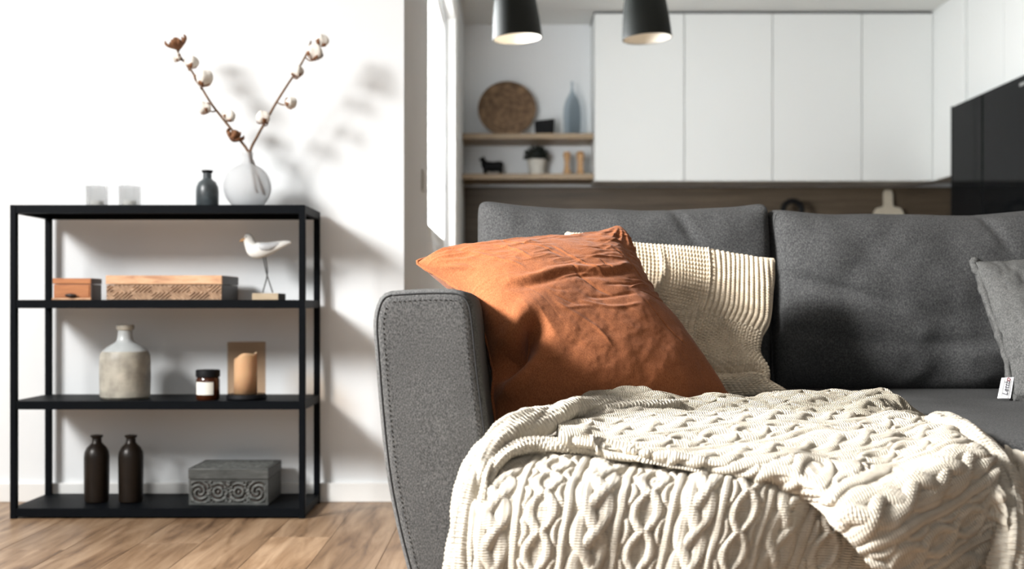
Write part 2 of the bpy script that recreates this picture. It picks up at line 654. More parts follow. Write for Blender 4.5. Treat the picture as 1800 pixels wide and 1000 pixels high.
# left wall with the big window that gives the light
lx = XL
struct(boxes('wall_left', [(lx - .12, lx, YB, -1.2, 0, ZC), (lx - .12, lx, 3.0, YW + .12, 0, ZC),
                           (lx - .12, lx, -1.2, 3.0, 0, 0.75), (lx - .12, lx, -1.2, 3.0, 2.58, ZC)], 'wall_paint'), 'white left-hand wall with a wide window')
w2 = struct(boxes('window_2', [(lx - .09, lx - .03, -1.2, -1.14, .75, 2.58), (lx - .09, lx - .03, 2.94, 3.0, .75, 2.58), (lx - .09, lx - .03, 1.72, 1.78, .75, 2.58),
                               (lx - .09, lx - .03, -1.14, 2.94, .75, .81), (lx - .09, lx - .03, -1.14, 2.94, 2.54, 2.58)], 'white_trim'), 'wide living-room window')
struct(boxes('wall_front', [(XL, XR, YB - .12, YB, 0, 0.5), (XL, XR, YB - .12, YB, 2.5, ZC), (XL, -2.2, YB - .12, YB, .5, 2.5), (1.0, XR, YB - .12, YB, .5, 2.5)], 'wall_bounce_cut'),
       'unseen wall, darkened to cut bounce light, with a wide glazed opening')
struct(boxes('baseboard_back', [(XL, XP + .014, YW - .014, YW, 0, .060)], 'white_trim', bev=0.003), 'low white skirting board under the white wall')
struct(boxes('baseboard_passage', [(XP, XP + .014, YW, 5.98, 0, .060)], 'white_trim', bev=0.003), 'low white skirting board of the side wall')

sw = empty('light_switch', (XP + .006, 4.30, 1.045), 'small square light switch on the grey side wall', 'switch')
box('plate', XP, XP + .008, 4.262, 4.338, 1.047, 1.127, 'switch_plastic', sw, 0.002)
box('rocker', XP + .008, XP + .012, 4.275, 4.325, 1.058, 1.116, 'white_trim', sw, 0.001)

# ------------------------------------------------------------------ kitchen
doorx = [0.558, 1.1667, 1.763, 2.368, 2.849]
nm = ['leftmost white wall cabinet, beside the open wooden shelves', 'second white wall cabinet from the open wooden shelves',
      'third white wall cabinet from the open wooden shelves', 'rightmost white wall cabinet, narrower, next to the corner panel']
for i in range(4):
    a, b = doorx[i], doorx[i + 1]
    c = empty('wall_cabinet', ((a + b) / 2, 7.9, 1.455), nm[i], 'cabinet', 'handleless white wall cabinets')
    box('body', a + .001, b - .001, 7.722, YK - .001, 1.458, 2.588, 'cabinet_white', c)
    box('door', a + .003, b - .003, 7.70, 7.72, 1.455, 2.588, 'cabinet_white', c, 0.0015, 1)
box_ = box('shadow_gap_strip', .558, 2.849, 7.74, YK - .002, 2.59, ZC - .001, 'dark_gap')
tag(box_, 'dark shadow gap strip between white wall cabinets and ceiling', 'trim')
fp = box('corner_panel', 2.8495, XR - .001, 7.175, 7.72, 1.455, ZC - .002, 'cabinet_white', None, 0.002)
tag(fp, 'white filler panel in the corner beside the black refrigerator', 'panel')
for i, (a, b) in enumerate(((6.645, 7.17), (5.9, 6.64))):
    c = empty('tall_cabinet', (3.1, (a + b) / 2, 1.87), ['white cabinet above the refrigerator, next to the corner panel',
                                                          'white cabinet above the refrigerator at the photo edge'][i],
              'cabinet', 'white cabinets above the refrigerator')
    box('body', 2.89, XR - .001, a + .001, b - .001, 1.87, ZC - .02, 'cabinet_white', c)
    box('door', 2.87, 2.889, a + .002, b - .002, 1.87, ZC - .02, 'cabinet_white', c, 0.0015, 1)
fr = empty('refrigerator', (3.1, 6.5, 0), 'tall glossy black glass refrigerator at the right edge of the kitchen', 'refrigerator')
box('body', 2.79, XR - .001, 5.86, 7.12, 0.03, 1.856, 'black_matt', fr)
box('side_trim', 2.747, 2.789, 7.113, 7.122, 0.05, 1.858, 'black_matt', fr)
for a, b in ((6.66, 7.112), (5.87, 6.645)):
    box('door', 2.75, 2.785, a, b, 0.05, 1.855, 'black_glass', fr, 0.004)
box('door_gap_strip', 2.756, 2.788, 6.646, 6.659, 0.05, 1.40, 'black_matt', fr)  # matt black strip between the doors, lower part only
box('badge', 2.747, 2.7495, 6.09, 6.16, 1.798, 1.815, 'chrome', fr)
for sx_, sy_ in ((2.85, 5.95), (2.85, 7.0), (3.3, 5.95), (3.3, 7.0)):
    box('foot', sx_ - .02, sx_ + .02, sy_ - .02, sy_ + .02, 0, .03, 'black_matt', fr)

for i in range(5):
    a, b = XP + .045 + i * .63, XP + .045 + (i + 1) * .63
    c = empty('base_cabinet', ((a + b) / 2, 7.8, 0), ['white base cabinet below the open shelves', 'white base cabinet second from the side wall', 'white base cabinet in the middle of the worktop',
                                                      'white base cabinet below the black tap', 'white base cabinet below the cutting board'][i], 'cabinet', 'base cabinets under the worktop')
    box('body', a + .001, b - .001, 7.54, YK - .001, .1, .88, 'cabinet_white', c)
    box('plinth', a + .001, b - .001, 7.6, 7.62, 0, .1, 'dark_gap', c)
    box('door', a + .003, b - .003, 7.52, 7.538, .105, .875, 'cabinet_white', c, 0.0015, 1)
tag(box('worktop', XP + .002, 2.85, 7.50, YK - .001, .88, .92, 'worktop_stone', None, 0.003), 'long dark worktop below the wood splashback', 'worktop')
sb = empty('splashback', (1.2, 8.09, .92), 'dark brown wood-grain splashback panel below the white wall cabinets', 'panel')
box('panel', XP + .002, 3.44, 8.08, YK - .001, .921, 1.4545, 'splash_wood', sb)

# open shelves in the niche
for z, lab in ((1.786, 'upper open oak shelf beside the white wall cabinets'), (1.511, 'lower open oak shelf beside the white wall cabinets')):
    o = box('wall_shelf', XP + .002, .556, 7.75, YK - .001, z - .038, z, 'shelf_wood', None, 0.002)
    tag(o, lab, 'shelf', 'open oak shelves')
ZU, ZL = 1.786, 1.511
# coiled seagrass plate leaning on the wall: rings of coil
sp = empty('woven_plate', (-.035, 7.95, ZU), 'round brown woven seagrass plate leaning on the wall', 'plate')
prof = []
bmv, bmf = [], []
R0 = .196
rings = 9
segs = 64
tilt = math.radians(12)
base_pts = []
for q in range(rings * 6 + 1):
    rr = R0 * q / (rings * 6)
    base_pts.append((rr, -0.006 * abs(math.sin(PI * q / 6)) - .02 * (rr / R0) ** 3))
for (rr, hh) in base_pts:
    for s_ in range(segs):
        th = 2 * PI * s_ / segs
        w = hh * (1 + 0.25 * math.sin(th * 40 + rr * 300))
        x, zz = rr * math.cos(th), rr * math.sin(th) + R0
        bmv.append((-.035 + x, 7.90 + w + math.sin(tilt) * zz, ZU + .002 + math.cos(tilt) * zz))
n1 = len(base_pts)
faces = [tuple(f) for f in gridfaces(n1, segs, cv=True)]
nb = len(bmv)
for s_ in range(segs):
    th = 2 * PI * s_ / segs
    x, zz = R0 * math.cos(th), R0 * math.sin(th) + R0
    bmv.append((-.035 + x, 7.905 + math.sin(tilt) * zz, ZU + .002 + math.cos(tilt) * zz))
for s_ in range(segs):
    faces.append(((n1 - 1) * segs + s_, (n1 - 1) * segs + (s_ + 1) % segs, nb + (s_ + 1) % segs, nb + s_))
faces.append(tuple(range(nb, nb + segs)))
raw('coil', bmv, faces, 'seagrass', sp, True)
tube('rim', [(-.035 + R0 * math.cos(a), 7.885 + math.sin(tilt) * (R0 * math.sin(a) + R0), ZU + .006 + math.cos(tilt) * (R0 * math.sin(a) + R0)) for a in np.linspace(0, 2 * PI, 40)], .007, 'seagrass', sp, 8, 80)

# black wedge-shaped ornament
bm = bmesh.new()
xa, xb = (941 - 900) * 7.88 / F, (975 - 900) * 7.88 / F
vs = [bm.verts.new(p) for p in ((xa, 7.86, ZU), (xb - .006, 7.86, ZU), (xb - .006, 7.95, ZU), (xa, 7.95, ZU),
                                (xa - .004, 7.86, ZU + .103), (xb, 7.86, ZU + .118), (xb, 7.95, ZU + .118), (xa - .004, 7.95, ZU + .103))]
for f in ((0, 3, 2, 1), (4, 5, 6, 7), (0, 1, 5, 4), (1, 2, 6, 5), (2, 3, 7, 6), (3, 0, 4, 7)):
    bm.faces.new([vs[i] for i in f])
bmesh.ops.bevel(bm, geom=list(bm.edges), offset=.006, segments=3, affect='EDGES')
wd = frombm('ornament_block', bm, 'black_matt')
tag(wd, 'black slant-topped block ornament on the upper oak shelf', 'ornament')
# clear tall bottle
cx = (1006 - 900) * 7.9 / F
bt = empty('glass_bottle', (cx, 7.92, ZU), 'tall slender clear glass bottle with a thin neck', 'bottle')
lathe('bottle_glass', [(0, .0), (.048, .0), (.056, .01), (.062, .06), (.064, .14), (.060, .20), (.048, .25), (.028, .29), (.012, .32), (.009, .35), (.010, .385), (.0075, .386), (.006, .34), (.010, .315), (.025, .286), (.045, .246), (.056, .198), (.060, .14), (.058, .06), (.05, .012), (0, .008)], cx, 7.92, 'clear_glass', bt, 40, ZU)

# black animal figure
def sweep(name, pts, rads, mat, parent, asp=1.0, seg=16, n=40, capz=True):
    """pts (x,y,z), rads radius; asp = lateral (Y) thickness ratio; spine lies in an XZ plane"""
    Q, _ = even(np.concatenate([np.array(pts, float), np.array(rads, float)[:, None]], 1), n)
    P, Rr = Q[:, :3], Q[:, 3]
    T = np.gradient(P, axis=0)
    T /= np.linalg.norm(T, axis=1, keepdims=True)
    Bv = np.array([0, 1.0, 0])
    N = np.cross(T, Bv)
    N /= np.linalg.norm(N, axis=1, keepdims=True)
    th = np.linspace(0, 2 * PI, seg, endpoint=False)
    G = P[:, None] + Rr[:, None, None] * (np.cos(th)[None, :, None] * N[:, None] + asp * np.sin(th)[None, :, None] * Bv)
    V = np.concatenate([G.reshape(-1, 3), P[:1], P[-1:]], 0)
    f = [tuple(q) for q in gridfaces(n, seg, cv=True)]
    a, b = n * seg, n * seg + 1
    for j in range(seg):
        f.append((a, (j + 1) % seg, j))
        f.append((b, (n - 1) * seg + j, (n - 1) * seg + (j + 1) % seg))
    return raw(name, V, f, mat, parent, True)


yf = 7.88
an = empty('animal_figurine', (at(866, 305, yf)[0], yf, ZL), 'small black four-legged animal figurine on the lower oak shelf', 'figurine')
def ap(px, dz, dy=0.0):
    return (at(px, 0, yf)[0], yf + dy, ZL + dz)
sweep('body', [ap(884.5, .066), ap(880, .068), ap(866, .062), ap(855, .07), ap(851, .09), ap(849, .108), ap(846, .112), ap(843, .106)], [.016, .032, .034, .033, .022, .017, .014, .008], 'black_matt', an, .75)
for px_, dy_ in ((853, -.018), (853, .018), (880, -.018), (880, .018)):
    tube('leg', [ap(px_, .06, dy_), ap(px_, .03, dy_), ap(px_, .0, dy_)], [.017, .014, .015], 'black_matt', an, 10, 8)
tube('ear', [ap(850, .115, .008), ap(850.5, .135, .01)], [.008, .003], 'black_matt', an, 8, 5)
tube('ear', [ap(850, .115, -.008), ap(850.5, .135, -.01)], [.008, .003], 'black_matt', an, 8, 5)

# potted plant
cx = at(943, 0, 7.9)[0]
pp = empty('potted_plant', (cx, 7.9, ZL), 'dark bushy plant in a small off-white pot', 'plant')
lathe('pot', [(0, 0), (.048, 0), (.053, .01), (.064, .105), (.067, .112), (.062, .114), (.058, .10), (0, .095)], cx, 7.9, 'pot_white', pp, 32, ZL)
lv, lf = [], []
for i in range(420):
    u_, a_ = random.random(), random.random() * 2 * PI
    e_ = math.asin(random.uniform(-.35, 1))
    rr = .074 * random.uniform(.55, 1.05)
    c = np.array([cx + rr * math.cos(e_) * math.cos(a_), 7.9 + rr * math.cos(e_) * math.sin(a_), ZL + .138 + rr * .85 * math.sin(e_)])
    d = np.array([math.cos(a_) * math.cos(e_), math.sin(a_) * math.cos(e_), math.sin(e_)])
    s_ = np.cross(d, rng.randn(3)); s_ /= np.linalg.norm(s_)
    k0 = len(lv)
    L_ = .022
    lv += [c - s_ * .0, c + d * L_ * .5 + s_ * .007, c + d * L_, c + d * L_ * .5 - s_ * .007]
    lf.append((k0, k0 + 1, k0 + 2, k0 + 3))
fo = raw('foliage', lv, lf, 'foliage_dark', pp)
fo['kind'] = 'stuff'
lathe('stem_core', [(0, .09), (.02, .1), (.045, .125), (.052, .15), (.04, .18), (0, .195)], cx, 7.9, 'foliage_dark', pp, 20, ZL)

# two wooden mills
for px_, prof, lab in ((996.5, [(0, 0), (.026, 0), (.026, .03), (.019, .05), (.016, .085), (.021, .12), (.025, .14), (.025, .158), (.018, .168), (0, .17)], 'dark wooden waisted pepper mill on the lower oak shelf'),
                       (1020, [(0, 0), (.028, 0), (.028, .02), (.023, .04), (.022, .10), (.026, .125), (.028, .145), (.026, .162), (.017, .172), (0, .174)], 'lighter wooden straight mill on the lower oak shelf')):
    cx = at(px_, 0, 7.9)[0]
    e = empty('pepper_mill', (cx, 7.9, ZL), lab, 'mill', 'wooden mills')
    lathe('mill_body', prof[:7], cx, 7.9, 'grinder_wood', e, 24, ZL)
    lathe('mill_head', prof[6:], cx, 7.9, 'grinder_wood', e, 24, ZL)

# black tap and cutting board on the worktop
cx = at(1393, 0, 7.95)[0]
tp = empty('kitchen_tap', (cx, 7.95, .92), 'black arched kitchen tap peeping above the sofa back', 'tap')
lathe('tap_base', [(0, 0), (.03, 0), (.03, .012), (.022, .03), (.018, .05), (0, .05)], cx + .065, 7.95, 'black_matt', tp, 24, .92)
tube('spout', [(cx + .065, 7.95, .96), (cx + .065, 7.95, 1.2)] + [(cx + .065 * math.cos(a), 7.95, 1.278 + .065 * math.sin(a)) for a in np.linspace(0, PI, 9)] + [(cx - .065, 7.95, 1.22)], .019, 'black_matt', tp, 14, 70)
tube('lever', [(cx + .08, 7.95, 1.0), (cx + .13, 7.95, 1.03)], [.008, .006], 'black_matt', tp, 8, 6)
cx = at(1564, 0, 8.02)[0]
bm = bmesh.new()
out = []
w, h = .105, .352
for (x, z) in ((-w + .02, 0), (w - .02, 0), (w, .02), (w, h - .03), (w - .02, h), (.034, h + .012), (.031, h + .03), (.031, h + .10), (.02, h + .122), (-.02, h + .122), (-.031, h + .10), (-.031, h + .03), (-.034, h + .012), (-w + .02, h), (-w, h - .03), (-w, .02)):
    out.append((x, z))
fv = [bm.verts.new((cx + x, 8.01 + z * .09, .923 + z * 1.07)) for x, z in out]
bv = [bm.verts.new((cx + x, 8.03 + z * .09, .923 + z * 1.07)) for x, z in out]
bm.faces.new(fv)
bm.faces.new(bv[::-1])
for i in range(len(out)):
    j = (i + 1) % len(out)
    bm.faces.new((fv[i], fv[j], bv[j], bv[i]))
tag(frombm('cutting_board', bm, 'board_wood'), 'pale cutting board with a handle leaning on the wood splashback', 'cutting board')

# pendant lamps
for px_, lab in ((909.5, 'dark bell-shaped pendant lamp hanging in front of the open shelves'), (1137.5, 'dark bell-shaped pendant lamp hanging in front of the white cabinets')):
    Yp = 4.8
    cx = at(px_, 0, Yp)[0]
    zr = HC + (HY - 68) * Yp / F
    pe = empty('pendant_lamp', (cx, Yp, zr), lab, 'lamp', 'pendant lamps')
    R = .1045
    outer = [(1.0, 0), (.985, .03), (.94, .085), (.86, .15), (.74, .205), (.58, .245), (.38, .272), (.20, .285)]
    po = [(R * a, b) for a, b in outer]
    sh = lathe('lamp_shade', po + [(.016, .30), (.016, .33), (0, .33)], cx, Yp, 'pendant_outer', pe, 56, zr, sq=1)
    # open bottom: drop the cap face
    bm = bmesh.new(); bm.from_mesh(sh.data)
    for f in list(bm.faces):
        if len(f.verts) > 4 and f.calc_center_median().z < .005:
            bm.faces.remove(f)
    bm.to_mesh(sh.data); bm.free()
    inn = lathe('shade_lining', [(R * a - .004, b - (.004 if i else 0)) for i, (a, b) in enumerate(outer)] + [(0, .282)], cx, Yp, 'pendant_inner', pe, 56, zr, sq=1)
    bm = bmesh.new(); bm.from_mesh(inn.data)
    for f in list(bm.faces):
        if len(f.verts) > 4 and f.calc_center_median().z < .005:
            bm.faces.remove(f)
    bm.to_mesh(inn.data); bm.free()
    lathe('rim', [(R - .0045, 0), (R, -.001), (R + .001, .004), (R - .0045, .004)], cx, Yp, 'pendant_outer', pe, 56, zr, sq=1, cap0=False)
    lathe('bulb', [(0, .10), (.02, .105), (.03, .13), (.026, .16), (.014, .19), (.014, .24), (0, .24)], cx, Yp, 'bulb_glow', pe, 20, zr)
    tube('cord', [(cx, Yp, zr + .33), (cx, Yp, ZC)], .004, 'black_matt', pe, 8, 4)
    lathe('ceiling_rose', [(0, 0), (.05, 0), (.05, .025), (0, .025)], cx, Yp, 'pendant_outer', pe, 28, ZC - .026)
    pe.rotation_euler = (0, math.radians(-3.5), 0)

# ------------------------------------------------------------------ shelving unit
YS0, YS1 = 3.289, 3.553
XS0, XS1 = -1.452, -.5985
PT = .018
un = empty('shelving_unit', ((XS0 + XS1) / 2, (YS0 + YS1) / 2, 0), 'open black metal shelving unit with four tiers against the white wall', 'shelf')
for x in (XS0, XS1 - PT):
    for y in (YS0, YS1 - PT):
        box('post', x, x + PT, y, y + PT, 0, .908, 'black_metal', un, .0015, 1)
SHZ = [.908, .633, .340, .030]
for z in SHZ:
    th = .024
    s = box('shelf', XS0 + PT * .5, XS1 - PT * .5, YS0 + .006, YS1 - .006, z - .008, z, 'black_metal', un, .001, 1)
    box('rail', XS0 + PT, XS1 - PT, YS0 + .001, YS0 + .015, z - th, z - .0003, 'black_metal', s)
    box('rail', XS0 + PT, XS1 - PT, YS1 - .015, YS1 - .001, z - th, z - .0003, 'black_metal', s)
    box('rail', XS0 + .001, XS0 + .015, YS0 + PT, YS1 - PT, z - th, z - .0003, 'black_metal', s)
    box('rail', XS1 - .015, XS1 - .001, YS0 + PT, YS1 - PT, z - th, z - .0003, 'black_metal', s)
ZT, Z2, Z3, Z4 = [z + .0004 for z in SHZ]

# top: votives, small grey bottle, round vase with cotton
YV = 3.42
for px_, lab in ((170.5, 'left one of two frosted glass votive holders on the shelf top'), (228, 'right one of two frosted glass votive holders, nearer the small bottle')):
    cx = at(px_, 0, YV)[0]
    e = empty('votive_holder', (cx, YV, ZT), lab, 'candle holder', 'frosted votive holders')
    lathe('glass', [(0, 0), (.028, 0), (.0315, .004), (.0325, .066), (.031, .067), (.0295, .066), (.0285, .010), (0, .008)], cx, YV, 'votive_glass', e, 40, ZT)
    lathe('tealight', [(0, .009), (.019, .009), (.019, .022), (0, .022)], cx, YV, 'paper_label', e, 24, ZT)
cx = at(364.5, 0, YV)[0]
e = empty('small_bottle', (cx, YV, ZT), 'small smoky grey bottle with a flared lip beside the round vase', 'bottle')
lathe('bottle_body', [(0, 0), (.030, 0), (.033, .004), (.0335, .05), (.032, .064), (.026, .078), (.016, .086), (.0125, .09), (.0125, .106)], cx, YV, 'grey_glass_bottle', e, 40, ZT)
lathe('lip', [(.0125, .106), (.0165, .110), (.0165, .114), (.010, .115), (.009, .106)], cx, YV, 'black_matt', e, 32, ZT, sq=1)
cx = at(435, 0, YV)[0]
e = empty('round_vase', (cx, YV, ZT), 'round frosted white glass vase with a short neck', 'vase')
rv = .0705
pr = [(0, 0), (.03, 0), (.042, .003)]
for a in np.linspace(-55, 72, 16):
    pr.append((rv * math.cos(math.radians(a)), .0635 + rv * math.sin(math.radians(a))))
pr += [(.0165, .137), (.0155, .155), (.0175, .166), (.0185, .168), (.0160, .168), (.0135, .155), (.0145, .138)]
for a in np.linspace(72, -55, 14):
    pr.append(((rv - .004) * math.cos(math.radians(a)), .0635 + (rv - .004) * math.sin(math.radians(a))))
pr += [(.03, .006), (0, .006)]
lathe('vase_glass', pr, cx, YV, 'frosted_glass', e, 56, ZT)

def blob(name, c, r, mat, parent, seed, squash=1.0, lobes=4):
    n, m = 14, 20
    ph = np.linspace(0, PI, n)
    th = np.linspace(0, 2 * PI, m, endpoint=False)
    PH, TH = np.meshgrid(ph, th, indexing='ij')
    rr = r * (1 + .14 * np.cos(lobes * TH + seed) * np.sin(PH) + .07 * np.sin(3 * PH + seed * 2) * np.cos(2 * TH + seed))
    V = np.stack([c[0] + rr * np.sin(PH) * np.cos(TH), c[1] + rr * np.sin(PH) * np.sin(TH), c[2] + squash * rr * np.cos(PH)], -1).reshape(-1, 3)
    return raw(name, V, gridfaces(n, m, cv=True)[:, ::-1].copy(), mat, parent, True)


def sepal(name, c, d, up, L, w, parent):
    """pointed dry bract curling out from base c"""
    s = np.cross(d, up); s /= np.linalg.norm(s)
    P = []
    for t_ in np.linspace(0, 1, 7):
        ctr = c + up * (L * t_ * .9) + d * (L * .75 * math.sin(t_ * 1.9))
        ww = w * math.sin(PI * min(1, .12 + .88 * t_)) * (1 - .2 * t_) + .0006
        for q in (-1, 0, 1):
            P.append(ctr + s * ww * q - d * (.25 * ww * (1 - abs(q))) * -1)
    P = np.array(P)
    f = gridfaces(7, 3)
    P2 = P - d * .0012
    V = np.concatenate([P, P2])
    F2 = np.concatenate([f, f[:, ::-1] + len(P)])
    ed = []
    for i in range(6):
        ed.append((i * 3, (i + 1) * 3, (i + 1) * 3 + 21, i * 3 + 21))
        ed.append((i * 3 + 2, i * 3 + 23, (i + 1) * 3 + 23, (i + 1) * 3 + 2))
    return raw(name, V, np.concatenate([F2, np.array(ed)]), 'calyx', parent, True)


stems = [
    dict(lab='cotton branch leaning left out of the round vase', pts=[(452, 340, .01), (444, 300, 0), (437, 268, 0), (415, 238, 0), (393, 210, .0), (372, 183, -.01), (350, 147, -.015), (335, 122, -.02), (318, 101, -.02), (306, 76, -.02)],
         bolls=[(310, 74, -.02, .018, 0, -20, 0), (311, 101, -.03, .010, 1, -60, 1), (336, 110, -.01, .015, 1, 30, 1), (358, 139, -.03, .019, 1, 25, 1), (360, 190, -.02, .014, 1, -60, 1), (402, 204, .01, .014, 1, 40, 1), (413, 236, -.01, .017, 0, 35, 0)]),
    dict(lab='cotton branch leaning right out of the round vase', pts=[(465, 342, .0), (450, 300, .005), (440, 268, .005), (452, 240, .005), (470, 208, .005), (487, 178, 0), (508, 145, -.005), (525, 120, -.01), (540, 92, -.01), (547, 72, -.01)],
         bolls=[(566, 72, -.01, .014, 1, 30, 1), (553, 93, -.03, .018, 1, 15, 1), (522, 126, -.03, .014, 1, -10, 1), (510, 181, -.02, .013, 1, 70, 1), (463, 207, -.02, .015, 1, -40, 1)]),
]
for st in stems:
    b0 = at(st['pts'][0][0], st['pts'][0][1], YV)
    e = empty('cotton_branch', tuple(b0), st['lab'], 'branch', 'cotton branches in the vase')
    P = [at(x, y, YV + d) for x, y, d in st['pts']]
    tube('stem', P, np.linspace(.0048, .0026, len(P)), 'twig', e, 8, 60)
    S = np.array(st['pts'], float)
    D, _ = even(np.array(P), 200)
    for q, (x, y, d, r_, white, ang, big) in enumerate(st['bolls']):
        r_ = r_ * 1.35
        c = at(x, y, YV + d)
        i = np.argmin(np.linalg.norm(D - c, axis=1))
        i = max(0, i - 8)
        a = math.radians(ang)
        up = np.array([math.sin(a), -.25, math.cos(a)]); up /= np.linalg.norm(up)
        base = c - up * r_ * .95
        tube('stalk', [D[i], (D[i] * .4 + base * .6) - up * .004, base], .0022, 'twig', e, 6, 8)
        bo = blob('boll', c + up * r_ * .1, r_ if white else r_ * .5, 'cotton' if white else 'calyx', e, q * 1.7 + 1, .95)
        s1 = np.cross(up, np.array([0, 1.0, 0])); s1 /= np.linalg.norm(s1)
        s2 = np.cross(up, s1)
        ns = 5 if white else 9
        for j in range(ns):
            th = 2 * PI * j / ns + q
            dd = s1 * math.cos(th) + s2 * math.sin(th)
            sepal('bract', base + dd * r_ * .15, dd, up, r_ * (1.25 if white else 1.6) * random.uniform(.8, 1.1), r_ * .38, bo)

# tier 2: small drawer box, carved box, bird
def pbox(x0p, x1p, yt, z, Yf, dep):
    return (x0p - 900) * Yf / F, (x1p - 900) * Yf / F, Yf, Yf + dep, z, HC - (yt - HY) * Yf / F


x0, x1, y0, y1, z0, z1 = pbox(93.5, 158.5, 489, Z2, 3.37, .085)
e = empty('small_wooden_box', ((x0 + x1) / 2, (y0 + y1) / 2, z0), 'small orange-brown wooden box with a drawer and knob', 'box')
box('body', x0, x1, y0 + .004, y1, z0 + .0, z1 - .018, 'orange_wood', e, .001)
box('side_shade', x1, x1 + .0025, y0 + .004, y1, z0, z1 - .018, 'dark_wood_and_shade', e)  # dark skin painting the shade on the box's right side
ld = box('lid', x0 - .002, x1 + .002, y0, y1 + .002, z1 - .0165, z1, 'orange_wood', e, .0015)
box('side_shade', x1 + .002, x1 + .0040, y0 + .002, y1, z1 - .0165, z1 - .001, 'dark_wood_and_shade', ld)
box('plinth', x0 - .003, x1 + .003, y0 - .003, y0 + .004, z0, z0 + .006, 'pale_wood', e, .001)
dr = box('drawer_front', x0 + .004, x1 - .004, y0 + .0015, y0 + .004, z0 + .008, z1 - .020, 'orange_wood', e, .001)
tube('knob', [((x0 + x1) / 2 - .016, y0 - .006, z0 + .013), ((x0 + x1) / 2, y0 - .009, z0 + .0135), ((x0 + x1) / 2 + .016, y0 - .006, z0 + .013)], [.0035, .0055, .0035], 'dark_wood_and_shade', dr, 10, 12)

x0, x1, y0, y1, z0, z1 = pbox(187, 389, 484, Z2, 3.335, .19)
e = empty('carved_wooden_box', ((x0 + x1) / 2, (y0 + y1) / 2, z0), 'long flat wooden box with a diamond-carved front and pale lid', 'box')
zl = z0 + (z1 - z0) * .63
box('body', x0, x1, y0 + .004, y1, z0, zl - .001, 'carved_wood', e)
box('side_shade', x1, x1 + .003, y0 + .003, y1, z0, zl - .001, 'dark_wood_and_shade', e)  # right side painted near-black as shade, lid edge likewise
ld = box('lid', x0 - .002, x1 + .002, y0 - .001, y1 + .002, zl + .0005, z1, 'pale_wood', e, .0015)
box('side_shade', x1 + .002, x1 + .0045, y0, y1, zl + .0005, z1 - .001, 'dark_wood_and_shade', ld)
nx, nz_ = 240, 40
X, Z = np.meshgrid(np.linspace(0, 1, nx), np.linspace(0, 1, nz_), indexing='xy')
Wd, Hd = x1 - x0, zl - z0 - .003
xm, zm = X * Wd, (Z - .5) * Hd
per = Wd / 3.0
d1 = np.abs(((xm + .02) / per + .15) % 1 - .5) * per
tri = d1 + np.abs(zm) * 1.25
hh = .0028 * np.cos(2 * PI * tri / .0125)
edge = np.minimum(np.minimum(X, 1 - X) * Wd, np.minimum(Z, 1 - Z) * Hd)
hh = np.where(edge < .002, .001, hh)
P = np.stack([x0 + xm, y0 + .0015 - hh, z0 + .001 + Z * Hd], -1)
raw('carved_front', P.reshape(-1, 3), gridfaces(nz_, nx), 'carved_wood', e, False)

YBd = 3.42
def bp(px, py, dy=0.0):
    return at(px, py, YBd) + np.array([0, dy, 0])
e = empty('seagull_figurine', tuple(at(469, 525, YBd)), 'white wooden seagull figurine on thin wire legs', 'figurine')
e.location.z = Z2
WP[e.name] = Vector(e.location)
k_ = YBd / F
x0, x1 = at(443, 0, 3.37)[0], at(489, 0, 3.37)[0]
box('base_block', x0, x1, 3.37, 3.47, Z2, Z2 + .0195, 'block_wood', e, .001)
box('base_shade', x1, x1 + .002, 3.37, 3.47, Z2, Z2 + .0193, 'block_end_shade', e)  # thin dark plate, shade painted on the block's right end
body = sweep('body', [bp(511, 426), bp(502, 427.5), bp(488, 432), bp(472, 437), bp(458, 440), bp(447, 439), bp(440.5, 431), bp(437.5, 422), bp(435, 417), bp(430, 417)],
             [2.2 * k_, 5 * k_, 8 * k_, 11.5 * k_, 14.5 * k_, 14 * k_, 10.5 * k_, 9.2 * k_, 8.2 * k_, 3 * k_], 'bird_white', e, .8, 18, 60)
sweep('beak', [bp(431, 420.5), bp(426, 422), bp(421, 424)], [3.6 * k_, 2.8 * k_, .6 * k_], 'beak_tan', e, .8, 10, 10)
for s_ in (-1, 1):
    wpts = [bp(452, 437, s_ * .0125), bp(462, 435, s_ * .0165), bp(474, 434, s_ * .014), bp(486, 430.5, s_ * .009), bp(498, 427, s_ * .004)]
    sweep('wing', wpts, [2 * k_, 6.5 * k_, 6.5 * k_, 4 * k_, 1.5 * k_], 'bird_grey', e, .55, 10, 24)
    tube('eye', [bp(434, 416.5, s_ * .0105), bp(434, 416.5, s_ * .0125)], .0018, 'black_matt', e, 8, 4)
tube('leg', [bp(463, 452, -.004), bp(469, 481, -.002), bp(479.5, 514.5, .0)], .0019, 'wire', e, 8, 14)
tube('leg', [bp(466, 452, .006), bp(469.5, 481, .003), bp(461, 514.5, .006)], .0019, 'wire', e, 8, 14)

# tier 3: stoneware bottle, amber jar, hurricane lantern
YJ = 3.40
cx = at(220, 0, YJ)[0]
e = empty('stoneware_bottle', (cx, YJ, Z3), 'weathered cream stoneware bottle with a narrow neck', 'bottle')
b_ = lathe('bottle_body', [(0, 0), (.066, 0), (.072, .006), (.0735, .06), (.073, .112), (.0715, .128), (.066, .14)], cx, YJ, 'stoneware', e, 48, Z3)
lathe('shoulder', [(.066, .14), (.055, .151), (.036, .162), (.026, .169), (.0225, .178), (.021, .19), (.0205, .202)], cx, YJ, 'stoneware_glaze', e, 48, Z3, sq=1)
lathe('lip', [(.0205, .202), (.025, .205), (.0265, .211), (.025, .218), (.018, .219), (.015, .205)], cx, YJ, 'stoneware', e, 40, Z3, sq=1)
YJ2 = 3.345
cx = at(365.5, 0, YJ2)[0]
e = empty('amber_jar_candle', (cx, YJ2, Z3), 'small amber glass jar candle with black lid and white label', 'candle')
